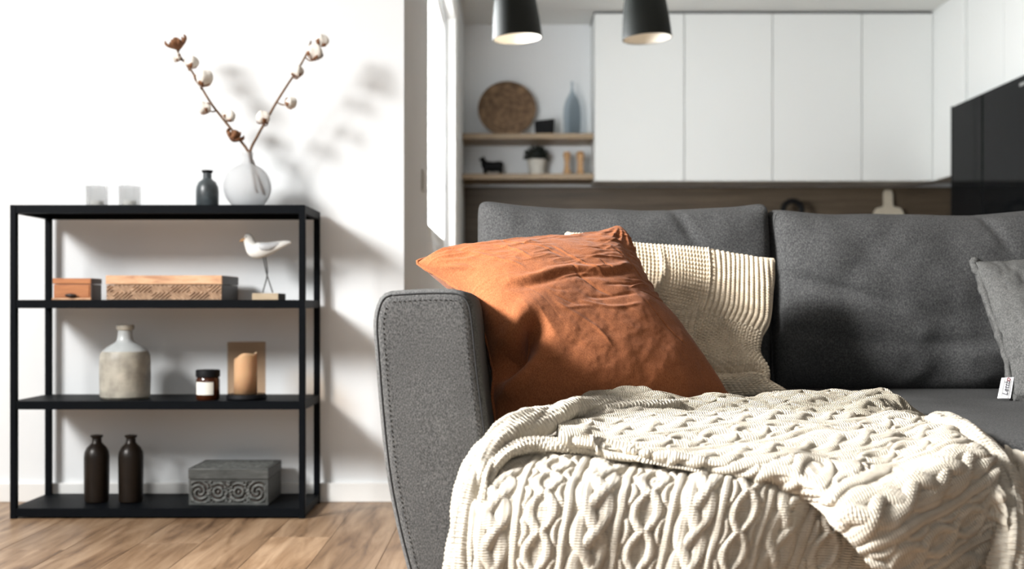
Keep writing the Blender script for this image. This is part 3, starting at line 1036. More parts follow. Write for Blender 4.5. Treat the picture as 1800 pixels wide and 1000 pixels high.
lathe('jar', [(0, 0), (.031, 0), (.034, .004), (.0343, .058), (.032, .064), (.030, .068)], cx, YJ2, 'amber_glass', e, 40, Z3)
lathe('lid', [(.030, .067), (.0348, .067), (.0350, .085), (.0335, .0875), (0, .0875)], cx, YJ2, 'black_matt', e, 40, Z3)
th = np.linspace(-PI / 2 - .95, -PI / 2 + .72, 20)
P = np.array([[(cx + .0348 * math.cos(a), YJ2 + .0348 * math.sin(a), Z3 + z) for a in th] for z in np.linspace(.016, .053, 4)])
lb = raw('label', P.reshape(-1, 3), gridfaces(4, 20), 'paper_label', e, True)
for zz, half in ((.040, .16), (.034, .28), (.026, .12)):
    th = np.linspace(-PI / 2 - .1 - half, -PI / 2 - .1 + half, 10)
    P = np.array([[(cx + .0351 * math.cos(a), YJ2 + .0351 * math.sin(a), Z3 + zz + q) for a in th] for q in (0, .0012)])
    raw('print_line', P.reshape(-1, 3), gridfaces(2, 10), 'switch_plastic', lb)
YH = 3.36
cx = at(433.5, 0, YH)[0]
e = empty('hurricane_lantern', (cx, YH, Z3), 'brown smoked glass candle lantern with a black base', 'candle holder')
lathe('base', [(0, 0), (.056, 0), (.059, .004), (.058, .012), (.055, .016), (0, .016)], cx, YH, 'black_matt', e, 48, Z3)
lathe('glass_cylinder', [(.0555, .0165), (.0560, .168), (.0550, .169), (.0538, .168), (.0533, .0165)], cx, YH, 'smoked_glass', e, 56, Z3, sq=1)
cd = empty('pillar_candle', (cx - .003, YH, Z3 + .0165), 'cream pillar candle inside the smoked glass lantern', 'candle')
P = []
n, m = 16, 48
th = np.linspace(0, 2 * PI, m, endpoint=False)
lipz = .112 + .010 * np.sin(th + 1.9) + .004 * np.sin(3 * th)
R = .0335
V = []
for rr, zz in ((R * .0, 0), (R, 0), (R, .5), (R, .93), (R * .97, 1.0), (R * .9, .985), (R * .6, .93), (R * .0, .92)):
    for j in range(m):
        V.append((cx - .003 + rr * math.cos(th[j]), YH + rr * math.sin(th[j]), Z3 + .0166 + lipz[j] * zz))
raw('wax', V, gridfaces(8, m, cv=True), 'candle_wax', cd, True)
tube('wick', [(cx - .003, YH, Z3 + .118), (cx - .002, YH, Z3 + .127), (cx, YH, Z3 + .132)], .001, 'black_matt', cd, 6, 5)

# tier 4: two bottles, grey carved box
YT = 3.40
for px_, lab in ((170, 'left one of two dark bronze bottles on the bottom shelf'), (230, 'right one of two dark bronze bottles, nearer the grey carved box')):
    cx = at(px_, 0, YT)[0]
    e = empty('bronze_bottle', (cx, YT, Z4), lab, 'bottle', 'dark bronze bottles')
    lathe('bottle_body', [(0, 0), (.031, 0), (.035, .004), (.0362, .06), (.0365, .135), (.0345, .150), (.028, .163), (.019, .172), (.0145, .178), (.0135, .192)], cx, YT, 'bronze_glass', e, 44, Z4)
    lathe('lip', [(.0135, .190), (.018, .1945), (.0185, .199), (.012, .200), (.010, .190)], cx, YT, 'bronze_glass', e, 36, Z4, sq=1)
x0, x1, y0, y1, z0, z1 = pbox(332, 471, 827, Z4, 3.345, .185)
z1 = .138
e = empty('grey_carved_box', ((x0 + x1) / 2, (y0 + y1) / 2, z0), 'grey wooden chest with a pierced floral carved front', 'box')
zl = z0 + (z1 - z0) * .70
box('body', x0, x1, y0 + .006, y1, z0, zl - .001, 'grey_wood', e, .001)
boxes('front_frame', [(x0, x1, y0, y0 + .006, z0, z0 + .007), (x0, x1, y0, y0 + .006, zl - .006, zl - .001), (x0, x0 + .008, y0, y0 + .006, z0 + .007, zl - .006), (x1 - .008, x1, y0, y0 + .006, z0 + .007, zl - .006)], 'grey_wood', e)
box('lid', x0 - .002, x1 + .002, y0 - .002, y1 + .002, zl + .0005, z1, 'grey_wood', e, .002)
nx, nz_ = 170, 56
X, Z = np.meshgrid(np.linspace(0, 1, nx), np.linspace(0, 1, nz_), indexing='xy')
Wd, Hd = x1 - x0 - .014, zl - z0 - .011
xm, zm = X * Wd, Z * Hd
sx = np.abs(xm - Wd / 2)
q1 = np.sin(2 * PI * (sx + .006 * np.sin(2 * PI * zm / .022)) / .0165) * np.cos(2 * PI * (zm + .005 * np.sin(2 * PI * sx / .024)) / .0185)
q2 = np.cos(2 * PI * np.hypot(sx - .03, zm - Hd / 2) / .013)
q3 = np.cos(2 * PI * np.hypot(sx - .085, zm - Hd / 2) / .013 + 2 * np.arctan2(zm - Hd / 2, sx - .085))
w3 = np.exp(-((sx - .085) / .025) ** 2)
w2_ = np.exp(-((sx - .03) / .018) ** 2)
q = q1 * (1 - np.maximum(w3, w2_)) + q2 * w2_ * .8 + q3 * w3
hh = .0085 / (1 + np.exp(-6 * (q + .05))) + .002
P = np.stack([x0 + .007 + xm, y0 + .0068 - hh * .8, z0 + .006 + zm], -1)
t = NT('carving_grey')
mp = t.coords('Object')
nz = t.n('ShaderNodeTexNoise', i_Scale=70.0, i_Detail=3.0)
t.l(mp, 0, nz, 'Vector')
r = t.ramp([(0.35, (0.05, 0.054, 0.05)), (0.7, (0.17, 0.175, 0.165))])
t.l(nz, 0, r, 0)
t.l(r, 0, t.p, 'Base Color')
t.set(Roughness=.7)
gf = gridfaces(nz_, nx)
qf = q.ravel()[gf].mean(1)
ef = np.minimum(np.minimum(X, 1 - X), np.minimum(Z, 1 - Z)).ravel()[gf].min(1)
raw('carving', P.reshape(-1, 3), gf[(qf > -.30) | (ef < .02)], 'carving_grey', e, True)
box('hole_shade', x0 + .003, x1 - .003, y0 + .0052, y0 + .0059, z0 + .003, zl - .003, 'dark_wood_and_shade', e)  # dark sheet painting the shade seen through the pierced carving
# floral relief on the lid
nx, ny = 120, 70
X, Y = np.meshgrid(np.linspace(0, 1, nx), np.linspace(0, 1, ny), indexing='xy')
hx, hy = x1 - x0 - .02, y1 - y0 - .02
hh = .0016 / (1 + np.exp(-5 * (np.sin(X * hx / .0045) * np.cos(Y * hy / .005) + .5 * np.sin(np.hypot(X - .5, (Y - .5) * .8) * 60))))
edg = np.minimum(np.minimum(X, 1 - X), np.minimum(Y, 1 - Y))
hh = np.where(edg < .02, 0, hh)
P = np.stack([x0 + .01 + X * hx, y0 + .01 + Y * hy, z1 + .0002 + hh], -1)
raw('lid_carving', P.reshape(-1, 3), gridfaces(ny, nx), 'carving_grey', e, True)

# ------------------------------------------------------------------ sofa
sofa = empty('sofa', (.62, 2.2, 0), 'dark grey fabric two-seat sofa with flared padded arms and two back cushions', 'sofa')
YA = 1.605
ol_px = [(690, 511), (740, 508), (785, 507.5), (812, 511), (829, 527), (837, 560), (845, 640), (855, 720), (866, 800), (880, 900), (893, 1000), (903, 1100),
         (890, 1160), (830, 1180), (775, 1165), (745, 1110), (717, 1000), (697, 920), (680, 830), (668, 720), (660, 620), (657, 568), (663, 535), (674, 517)]
OL = np.array([at(x, y, 1.625)[[0, 2]] for x, y in ol_px])
OLd, _ = even(np.concatenate([np.c_[OL, np.zeros(len(OL))], [[OL[0, 0], OL[0, 1], 0]]]), 121)
OLd = OLd[:-1, :2]
tg = np.roll(OLd, -1, 0) - np.roll(OLd, 1, 0)
tg /= np.linalg.norm(tg, axis=1, keepdims=True)
cen = OLd.mean(0)
nrm = np.stack([tg[:, 1], -tg[:, 0]], -1)
if np.sum(nrm * (OLd - cen)) < 0:
    nrm = -nrm
nA = len(OLd)


def arm(mx):
    fx = (lambda x: x) if not mx else (lambda x: 1.28 - x)
    rings = []
    r = .016
    for sc in (0.0, .25, .5, .75, .92):
        q = cen + (OLd - nrm * r - cen) * sc
        rings.append(np.c_[fx(q[:, 0]), np.full(nA, YA - .0012 * (1 - sc ** 2)), q[:, 1]])
    for a in np.linspace(0, PI / 2, 7):
        q = OLd - nrm * r * (1 - math.sin(a))
        rings.append(np.c_[fx(q[:, 0]), np.full(nA, YA + r * (1 - math.cos(a))), q[:, 1]])
    for y in (1.8, 2.0, 2.2, 2.4, 2.6, 2.8):
        rings.append(np.c_[fx(OLd[:, 0]), np.full(nA, y), OLd[:, 1]])
    q = OLd - nrm * r
    rings.append(np.c_[fx(q[:, 0]), np.full(nA, 2.825), q[:, 1]])
    rings.append(np.c_[fx(cen[0] + 0 * q[:, 0]), np.full(nA, 2.83), cen[1] + 0 * q[:, 1]])
    V = np.concatenate(rings)
    f = gridfaces(len(rings), nA, cv=True)
    if mx:
        f = f[:, ::-1].copy()
    o = raw('arm', V, f, 'sofa_fabric', sofa, True)
    q = OLd - nrm * .0065
    loop = np.c_[fx(q[:, 0]), np.full(nA, YA + .0026), q[:, 1]]
    tube('seam', np.concatenate([loop, loop[:1]]), .0013, 'thread_dark', o, 6, 260)
    # dashed top-stitching just beside the seam
    bm = bmesh.new()
    q = OLd - nrm * .016
    L, _ = even(np.c_[fx(q[:, 0]), np.full(nA, YA - .0004), q[:, 1]], 330)
    for i in range(0, 328, 2):
        a, b = Vector(L[i]), Vector(L[i] * .35 + L[i + 1] * .65)
        d = (b - a)
        if d.length < 1e-6:
            continue
        mid = (a + b) / 2
        mt = Matrix.Translation(mid) @ d.to_track_quat('Z', 'Y').to_matrix().to_4x4()
        bmesh.ops.create_cone(bm, segments=5, radius1=.0006, radius2=.0006, depth=d.length, matrix=mt, cap_ends=True)
    st = frombm('stitching', bm, 'thread_dark', o)
    st['kind'] = 'stuff'
    return o


arm(False)
arm(True)
bm = bmesh.new()
bm_box(bm, -.035, 1.315, 1.565, 2.63, .262, .43, .05, 7)
sc_ = frombm('seat_cushion', bm, 'sofa_cushion_fabric', sofa, True)
box('base', -.03, 1.31, 1.62, 2.78, .115, .265, 'sofa_fabric', sofa, .012)
bm = bmesh.new()
bm_box(bm, -.045, 1.325, 2.685, 2.83, .115, .76, .03, 4)
frombm('backrest', bm, 'sofa_fabric', sofa, True)
for x, y in ((-.05, 1.70), (1.33, 1.70), (-.05, 2.72), (1.33, 2.72)):
    lathe('leg', [(0, 0), (.016, 0), (.024, .12), (0, .12)], x, y, 'dark_wood_and_shade', sofa, 20, 0)


def cushion(name, x0, x1, z0, z1, yb, yt, dep, mat, parent, seed, n=70):
    g = np.linspace(-1, 1, n)
    A, B = np.meshgrid(g, g, indexing='ij')
    one = np.ones_like(A)
    fs = [(A, B, one, 0), (A, B, -one, 1), (A, one, B, 2), (A, -one, B, 3), (one, A, B, 4), (-one, A, B, 5)]
    V, Fc = [], []
    for X, Y, Z, q in fs:
        k = 22.0
        s = (np.abs(X) ** k + np.abs(Z) ** k) ** (1 / k)
        # pillowy thickness, thin at the rim
        xx, zz = X / np.maximum(s, 1) * 1, Z / np.maximum(s, 1) * 1
        if q in (2, 3):
            rim = np.clip((1 - np.abs(xx) ** 5) * (1 - np.abs(zz) ** 5), 0, 1) ** .45
            yy = Y * (.42 + .58 * rim)
        else:
            yy = Y * .42
            pul = (1 - np.clip(np.abs(Y), 0, 1) ** 2)
            xx = xx * (1 + .022 * pul)
            zz = zz * (1 + .03 * pul)
        V.append(np.stack([xx, yy, zz], -1).reshape(-1, 3))
        Fc.append(gridfaces(n, n) + len(Fc) * n * n)
    V = np.concatenate(V)
    x, y, z = V.T
    X = (x0 + x1) / 2 + x * (x1 - x0) / 2
    zt = (z + 1) / 2
    Z = z0 + zt * (z1 - z0) + .006 * fbm(X * 5 + seed, X * 0 + seed, 2) * (z > .5) - .016 * (1 - x ** 2) * np.clip(z, 0, 1) + .006 * x ** 8 * np.clip(z, 0, 1)
    wr = .009 * fbm(X * 6 + seed, Z * 6 + seed * 3, 3)
    # slack folds
    fold = .010 * np.exp(-((Z - (z0 + .27 * (z1 - z0)) - .10 * (X - X.mean()) ** 2 / .1 * .3) / .018) ** 2)
    cr1 = .012 * np.exp(-(((Z - z1 + .16) + .28 * (X - x0 - .05)) / .014) ** 2) * np.exp(-((X - x0 - .12) / .14) ** 2)
    cr2 = .010 * np.exp(-((X - x1 + .20 + .55 * (Z - z1 + .05)) / .012) ** 2) * np.clip((Z - z1 + .13) / .08, 0, 1)
    Y = yb + (yt - yb) * zt + dep / 2 + y * dep / 2 + np.where(y < 0, .075 * np.clip((.60 - zt) / .6, 0, 1) ** 1.6, 0)
    front = y < 0
    Y = Y + np.where(front, wr + cr1 + cr2 + fold * .5, 0)
    P = np.stack([X, Y, Z], -1)
    bm = bmesh.new()
    vs = [bm.verts.new(p) for p in P]
    for f in np.concatenate(Fc):
        bm.faces.new([vs[i] for i in f])
    bmesh.ops.remove_doubles(bm, verts=bm.verts, dist=1e-5)
    return frombm(name, bm, mat, parent, True)


cushion('back_cushion', -.072, .588, .42, .850, 2.47, 2.565, .19, 'sofa_cushion_fabric', sofa, 1.3)
cushion('back_cushion', .600, 1.29, .42, .836, 2.47, 2.555, .19, 'sofa_cushion_fabric', sofa, 7.7)


# ------------------------------------------------------------------ pillows
def curve(lst):
    return np.array([at(*p) for p in lst])


def coons(bot, top, left, right, n, m):
    b, t_ = cr(bot, m), cr(top, m)
    l_, r_ = cr(left, n), cr(right, n)
    u = np.linspace(0, 1, m)[None, :, None]
    v = np.linspace(0, 1, n)[:, None, None]
    S = (1 - v) * b[None] + v * t_[None] + (1 - u) * l_[:, None] + u * r_[:, None]
    S -= (1 - u) * (1 - v) * b[0] + u * (1 - v) * b[-1] + (1 - u) * v * t_[0] + u * v * t_[-1]
    return S


def pillow(name, root, bnd, n, m, tf, tb, mat, relief=None, a=.42, size=.45, blend=.6):
    bot, top, left, right = [curve(q) for q in bnd]
    out = []
    for (nn, mm, th, sgn) in ((n, m, tf, 1), (60, 64, tb, -1)):
        S = coons(bot, top, left, right, nn, mm)
        U, Vv = np.meshgrid(np.linspace(0, 1, mm), np.linspace(0, 1, nn))
        N = normals(S)
        if N[..., 1].mean() > 0:
            N = -N
        Nm = N.reshape(-1, 3).mean(0)
        N = N * (1 - blend) + Nm * blend
        N /= np.linalg.norm(N, axis=-1, keepdims=True)
        f = (np.clip(4 * U * (1 - U), 0, 1) * np.clip(4 * Vv * (1 - Vv), 0, 1)) ** a
        P = S + sgn * N * (th * f)[..., None]
        if sgn > 0 and relief is not None:
            N2 = normals(P)
            if N2[..., 1].mean() > 0:
                N2 = -N2
            h = relief(U, Vv) * np.clip(f * 3, 0, 1)
            P = P + N2 * h[..., None]
        out.append((P, U, Vv))
    V, Fc, UV, off = [], [], [], 0
    for i, (P, U, Vv) in enumerate(out):
        f = gridfaces(*U.shape)
        V.append(P.reshape(-1, 3))
        UV.append(np.stack([U.ravel() * size, Vv.ravel() * size], -1))
        Fc.append((f if i == 0 else f[:, ::-1]) + off)
        off += U.size
    o = raw(name, np.concatenate(V), np.concatenate(Fc), mat, root, True, np.concatenate(UV))
    return o, (bot, top, left, right)


def ridge(U, V, x0, y0, x1, y1, w, amp, soft=.12):
    dx, dy = x1 - x0, y1 - y0
    L = math.hypot(dx, dy)
    s = ((U - x0) * dx + (V - y0) * dy) / L
    d = (-(U - x0) * dy + (V - y0) * dx) / L
    env = np.clip(s / soft, 0, 1) * np.clip((L - s) / soft, 0, 1)
    d = d + .012 * np.sin(s * 18 + x0 * 40)
    return amp * np.exp(-(d / w) ** 2) * env


def rust_relief(U, V):
    h = .004 * fbm(U * 4 + 3, V * 4 + 1, 3)
    h += .0007 * fbm(U * 26 + 3 * V, V * 30, 2)
    # crisp creases pressed by folding and sagging
    wr = fbm(U * 3.2 + 9, V * 13 + .8 * np.sin(U * 6), 3)
    h += .0028 * (1 - np.abs(wr)) ** 4 * np.clip((V - .45) * 3, 0, 1)
    r2 = np.random.RandomState(5)
    for _ in range(46):
        x, y = r2.uniform(.08, .9), r2.uniform(.42, .97)
        an = r2.choice([r2.uniform(-.25, .2), r2.uniform(-1.2, -.7)], p=[.75, .25])
        L = r2.uniform(.08, .32)
        h += ridge(U, V, x, y, x + L * math.cos(an), y + L * math.sin(an), r2.uniform(.004, .009), r2.uniform(-.0034, .0034), .05)
    h += ridge(U, V, .12, .56, .82, .64, .02, .006) + ridge(U, V, .12, .525, .8, .60, .018, -.004)
    # deep dent at the lower left, pulled corner folds
    h += ridge(U, V, -.05, .22, .30, .36, .045, -.050, .10) + ridge(U, V, 0, .33, .34, .46, .05, .010)
    h += ridge(U, V, -.02, .12, .24, .20, .05, .012, .08)
    for k in range(5):
        an = -.25 - .28 * k
        h += ridge(U, V, .01, .985, .01 + .26 * math.cos(an), .985 + .26 * math.sin(an), .014, .0045, .05)
        h += ridge(U, V, .985, .985, .985 - .24 * math.cos(an), .985 + .24 * math.sin(an), .014, .004, .05)
    return h


rp = empty('rust_linen_pillow', tuple(at(1000, 745, 1.97)), 'crumpled rust-orange linen pillow leaning against the sofa arm', 'pillow')
rust_b = [
    [(872, 750, 1.90), (950, 757, 1.92), (1060, 748, 1.98), (1180, 726, 2.06), (1283, 698, 2.14)],
    [(733, 462, 2.14), (775, 447, 2.17), (850, 438, 2.20), (930, 433, 2.23), (1000, 425, 2.25), (1050, 411, 2.27), (1090, 398, 2.28)],
    [(872, 750, 1.90), (868, 705, 1.93), (866, 650, 1.97), (852, 590, 2.00), (838, 540, 2.04), (815, 514, 2.07), (775, 490, 2.11), (733, 462, 2.14)],
    [(1283, 698, 2.14), (1240, 640, 2.16), (1195, 585, 2.19), (1152, 540, 2.22), (1126, 490, 2.25), (1108, 440, 2.27), (1090, 398, 2.28)]]
o, bd = pillow('cover', rp, rust_b, 300, 320, .092, .07, 'linen_rust', rust_relief, .45)


def seamloop(name, parent, bd, rad, mat, wav=0.0, n=300, flat=None):
    bot, top, left, right = bd
    C = np.concatenate([cr(bot, 60)[:-1], cr(right, 60)[:-1], cr(top, 60)[::-1][:-1], cr(left, 60)[::-1]])
    C, L = even(C, n)
    s = np.linspace(0, 1, n)
    if wav:
        C = C + np.stack([wav * fbm(s * 70, s * 0 + 1, 2), wav * fbm(s * 70, s * 0 + 4, 2), wav * fbm(s * 70, s * 0 + 9, 2)], -1)
    rr = rad * (1 + .25 * fbm(s * 90, s * 0 + 3, 2))
    return tube(name, C, rr, mat, parent, 8, n)


seamloop('seam', rp, bd, .0032, 'linen_rust', .0016)


def knit_relief(U, V):
    sz = .45
    wob = .012 * fbm(U * 3, V * 3, 2)
    us = U + wob + .03 * np.sin((V - .2) * 5) * (V < .62)
    vs = V + .05 * (U - .5) + wob * .6
    su, sv = .655, .60
    left = us < su
    up = vs > sv
    vert = np.where(up, ~left, left)
    low = vs < .16
    vert = np.where(low, True, vert)
    p = .0122
    cu = us * sz / p * 2 * PI
    cv = vs * sz / p * 2 * PI
    rv = np.sqrt(np.abs(np.cos(cu / 2))) * (1 + .22 * np.cos(cv * 1.9))
    rh = np.sqrt(np.abs(np.cos(cv / 2 * 1.15))) * (1 + .22 * np.cos(cu * 1.9))
    rh2 = np.sqrt(np.abs(np.cos((cv + .35 * cu) / 2 * 1.1))) * (1 + .22 * np.cos(cu * 1.9))
    h = np.where(vert, rv * .0058, np.where(up, rh, rh2) * .0075)
    h += .003 * np.exp(-((us - su) * sz / .004) ** 2) * (~low) + .003 * np.exp(-((vs - sv) * sz / .004) ** 2)
    # bottom bulge fold
    h += .006 * fbm(U * 3 + 2, V * 4, 2)
    h += ridge(U, V, .55, .20, 1.0, .235, .035, -.028, .1) + ridge(U, V, .6, .10, 1.0, .14, .05, .014, .1)
    h += ridge(U, V, .42, .60, .47, 1.0, .012, .006, .1)
    return h


kp = empty('knitted_pillow', tuple(at(1200, 716, 2.25)), 'beige chunky rib-knit pillow between the rust pillow and back cushion', 'pillow')
kn_b = [
    [(1000, 722, 2.20), (1100, 720, 2.22), (1200, 714, 2.24), (1290, 702, 2.25), (1388, 689, 2.255)],
    [(996, 409, 2.40), (1050, 418, 2.41), (1105, 430, 2.42), (1180, 436, 2.42), (1245, 441, 2.42), (1300, 451, 2.42), (1361, 456, 2.40)],
    [(1000, 722, 2.20), (990, 600, 2.30), (990, 500, 2.36), (996, 409, 2.40)],
    [(1388, 689, 2.255), (1352, 678, 2.27), (1351, 655, 2.30), (1334, 628, 2.33), (1338, 595, 2.35), (1352, 565, 2.37), (1358, 515, 2.39), (1361, 456, 2.40)]]
o, bd = pillow('cover', kp, kn_b, 400, 440, .050, .045, 'pillow_knit', knit_relief, .40)
seamloop('seam', kp, bd, .0028, 'pillow_knit', .0006)


def grey_relief(U, V):
    return .005 * fbm(U * 4 + 13, V * 4, 3) + .003 * fbm(U * 3 + 5, V * 14, 2) * np.clip(1 - U * 2.5, 0, 1)


gp = empty('grey_pillow', tuple(at(1880, 704, 2.24)), 'grey fabric pillow with a flanged edge and white tag at right', 'pillow')
gr_b = [
    [(1781, 701, 2.25), (1850, 707, 2.23), (1950, 708, 2.20), (2060, 702, 2.15)],
    [(1709, 460, 2.41), (1745, 465, 2.425), (1800, 463, 2.43), (1900, 458, 2.42), (2020, 448, 2.38)],
    [(1781, 701, 2.25), (1772, 650, 2.275), (1754, 590, 2.31), (1738, 540, 2.35), (1724, 500, 2.38), (1709, 460, 2.41)],
    [(2060, 702, 2.15), (2045, 620, 2.2), (2030, 540, 2.3), (2020, 448, 2.38)]]
o, bd = pillow('cover', gp, gr_b, 150, 170, .060, .06, 'pillow_grey_fabric', grey_relief, .38)
seamloop('flange', gp, [b + np.array([0, -.004, 0]) for b in bd], .0075, 'pillow_grey_fabric', .0024)
# sewn-in tag with its lettering
c00, c10, c11, c01 = [at(x, y, Y) for x, y, Y in ((1753.5, 700, 2.238), (1776, 700, 2.240), (1782, 663, 2.250), (1761, 664, 2.248))]
nn = np.cross(c10 - c00, c01 - c00)
nn /= np.linalg.norm(nn)
if nn[1] > 0:
    nn = -nn
gu = np.linspace(0, 1, 9)
P = []
for v in gu:
    for u in gu:
        P.append((c00 * (1 - u) + c10 * u) * (1 - v) + (c01 * (1 - u) + c11 * u) * v + nn * .0006 * math.sin(u * 3))
P = np.array(P)
f = gridfaces(9, 9)
V2 = np.concatenate([P, P - nn * .0008])
rimf = []
for i in range(8):
    for a, b in ((i, i + 1), (72 + i, 73 + i), (i * 9, i * 9 + 9), (i * 9 + 8, i * 9 + 17)):
        rimf.append((a, b, b + 81, a + 81))
tgo = raw('care_tag', V2, np.concatenate([f, f[:, ::-1] + 81, np.array(rimf)]), 'tag_white', gp, True)
tgo['label'] = 'white woven tag reading Lettbo'
ex = (c01 - c00) / np.linalg.norm(c01 - c00)          # reading direction: upwards
ey = (c00 - c10); ey -= ex * np.dot(ey, ex); ey /= np.linalg.norm(ey)
ez = np.cross(ex, ey)
if np.dot(ez, nn) < 0:
    ez = -ez
Rm = Matrix(((ex[0], ey[0], nn[0]), (ex[1], ey[1], nn[1]), (ex[2], ey[2], nn[2]))).to_4x4()
tagH = np.linalg.norm(c01 - c00)
tagW = np.linalg.norm(c10 - c00)


def letters(name, txt, along, across, size, mat):
    cu = bpy.data.curves.new(name, 'FONT')
    cu.body = txt
    cu.size = size
    cu.extrude = .0001
    cu.align_x = 'LEFT'
    cu.align_y = 'CENTER'
    cu.materials.append(M[mat])
    tmp = bpy.data.objects.new(name, cu)
    me = bpy.data.meshes.new_from_object(tmp)
    bpy.data.objects.remove(tmp)
    o = bpy.data.objects.new(name, me)
    COL.objects.link(o)
    o.parent = tgo
    mid = (c00 + c10) / 2
    pos = mid + ex * along + ey * across + nn * .0011
    o.matrix_parent_inverse = Matrix.Identity(4)
    o.matrix_basis = Matrix.Translation(Vector(pos) - WP[tgo.name]) @ Rm
    return o


letters('lettering', 'Lettb', tagH * .16, 0, .0145, 'ink_grey')
letters('lettering', 'o', tagH * .16 + .0288, 0, .0145, 'ink_red')
mid = (c00 + c10) / 2
fr_v, fr_f = [], []
def strip(a0, b0, a1, b1, w=.0005):
    p, q = mid + ex * a0 + ey * b0 + nn * .0011, mid + ex * a1 + ey * b1 + nn * .0011
    d = (q - p) / np.linalg.norm(q - p)
    s_ = np.cross(d, nn) * w
    k0 = len(fr_v)
    fr_v.extend([p - s_, p + s_, q + s_, q - s_])
    fr_f.append((k0, k0 + 1, k0 + 2, k0 + 3))
a0, a1, hw = tagH * .09, tagH * .90, tagW * .27
strip(a0, -hw, a1, -hw); strip(a1, -hw, a1, hw); strip(a1, hw, a0, hw); strip(a0, hw, a0, -hw)
raw('tag_border', fr_v, fr_f, 'switch_plastic', tgo)

# ------------------------------------------------------------------ cable-knit throw
PW = .066       # distance between the plain rope ridges


def rope(d, w):
    return np.sqrt(np.clip(1 - (d / w) ** 2, 0, 1))


def cable_h(u, v, amp=1.0):
    """height of the cable pattern, u across the columns, v along them (metres)"""
    u = u + .0015 * fbm(v * 30, u * 30, 2)
    k = np.floor(u / PW)
    x = u - k * PW                       # 0..PW inside a panel
    xr = np.minimum(x, PW - x)
    h = .0058 * rope(xr, .0062)          # rope ridges
    c = x - PW / 2
    even_ = (k.astype(int) % 2) == 0
    # chain panel
    Lc = .052
    ph = 2 * PI * v / Lc
    a = .0015 + .0140 * np.abs(np.sin(ph / 2)) ** .85
    w = .0072
    ch = .0072 * np.maximum(rope(c - a, w), rope(c + a, w))
    a2 = .0258 - .0065 * (.5 + .5 * np.cos(ph))
    ch = np.maximum(ch, .0048 * rope(np.abs(c) - a2, .0042) * np.clip((np.cos(ph) + .8) / .7, 0, 1))
    # plait panel
    Lb = .150
    br = np.zeros_like(u)
    for j in range(3):
        p = 2 * PI * v / Lb + 2 * PI * j / 3
        xc = .0155 * np.sin(p)
        top = .55 + .45 * np.cos(2 * p + .6)
        rib = 1 + .05 * np.cos((c - xc) / .0030 * 2 * PI)
        br = np.maximum(br, rope(c - xc, .0108) * (.0052 + .0062 * top) * rib)
    h = np.maximum(h, np.where(even_, ch, br))
    # ladder of small stitches in the ground
    h = h + .0005 * np.cos(2 * PI * v / .0042) * (h < .002)
    return amp * h


def sheet(name, ctrl, n, m, mat, parent, uvf, amp=1.0, thick=.010, flip=False, extra=None, stride=6):
    """smooth sheet through a control net, with cable relief on its outer side and a plain inner side"""
    S = cr(cr(np.asarray(ctrl, float), n, 0), m, 1)
    N = normals(S)
    if flip:
        N = -N
    I, J = np.meshgrid(np.linspace(0, 1, n), np.linspace(0, 1, m), indexing='ij')
    if extra is not None:
        S = S + N * extra(I, J, S)[..., None]
        N = normals(S) * (-1 if flip else 1)
    su = np.concatenate([np.zeros((n, 1)), np.cumsum(np.linalg.norm(np.diff(S, axis=1), axis=-1), 1)], 1)
    sv = np.concatenate([np.zeros((1, m)), np.cumsum(np.linalg.norm(np.diff(S, axis=0), axis=-1), 0)], 0)
    u, v = uvf(I, J, su, sv, S)
    P = S + N * cable_h(u, v, amp)[..., None]
    Bk = (S - N * thick)
    ii = np.unique(np.r_[np.arange(0, n, stride), n - 1])
    jj = np.unique(np.r_[np.arange(0, m, stride), m - 1])
    Bk = Bk[np.ix_(ii, jj)]
    f1 = gridfaces(n, m)
    f2 = gridfaces(len(ii), len(jj))[:, ::-1] + n * m
    if flip:
        f1, f2 = f1[:, ::-1], f2[:, ::-1]
    # rim joining both sides (coarse)
    base = n * m
    W = len(jj)
    rim = []
    def bk(a, b):
        return base + a * W + b
    for a in range(len(ii) - 1):
        rim.append((ii[a] * m, ii[a + 1] * m, bk(a + 1, 0), bk(a, 0)))
        rim.append((ii[a] * m + m - 1, bk(a, W - 1), bk(a + 1, W - 1), ii[a + 1] * m + m - 1))
    H = len(ii)
    for b in range(W - 1):
        rim.append((jj[b], bk(0, b), bk(0, b + 1), jj[b + 1]))
        rim.append(((n - 1) * m + jj[b], (n - 1) * m + jj[b + 1], bk(H - 1, b + 1), bk(H - 1, b)))
    V = np.concatenate([P.reshape(-1, 3), Bk.reshape(-1, 3)])
    uv = np.concatenate([np.stack([u, v], -1).reshape(-1, 2), np.stack([u, v], -1)[np.ix_(ii, jj)].reshape(-1, 2)])
    return raw(name, V, np.concatenate([f1, f2, np.array(rim)]), mat, parent, True, uv)


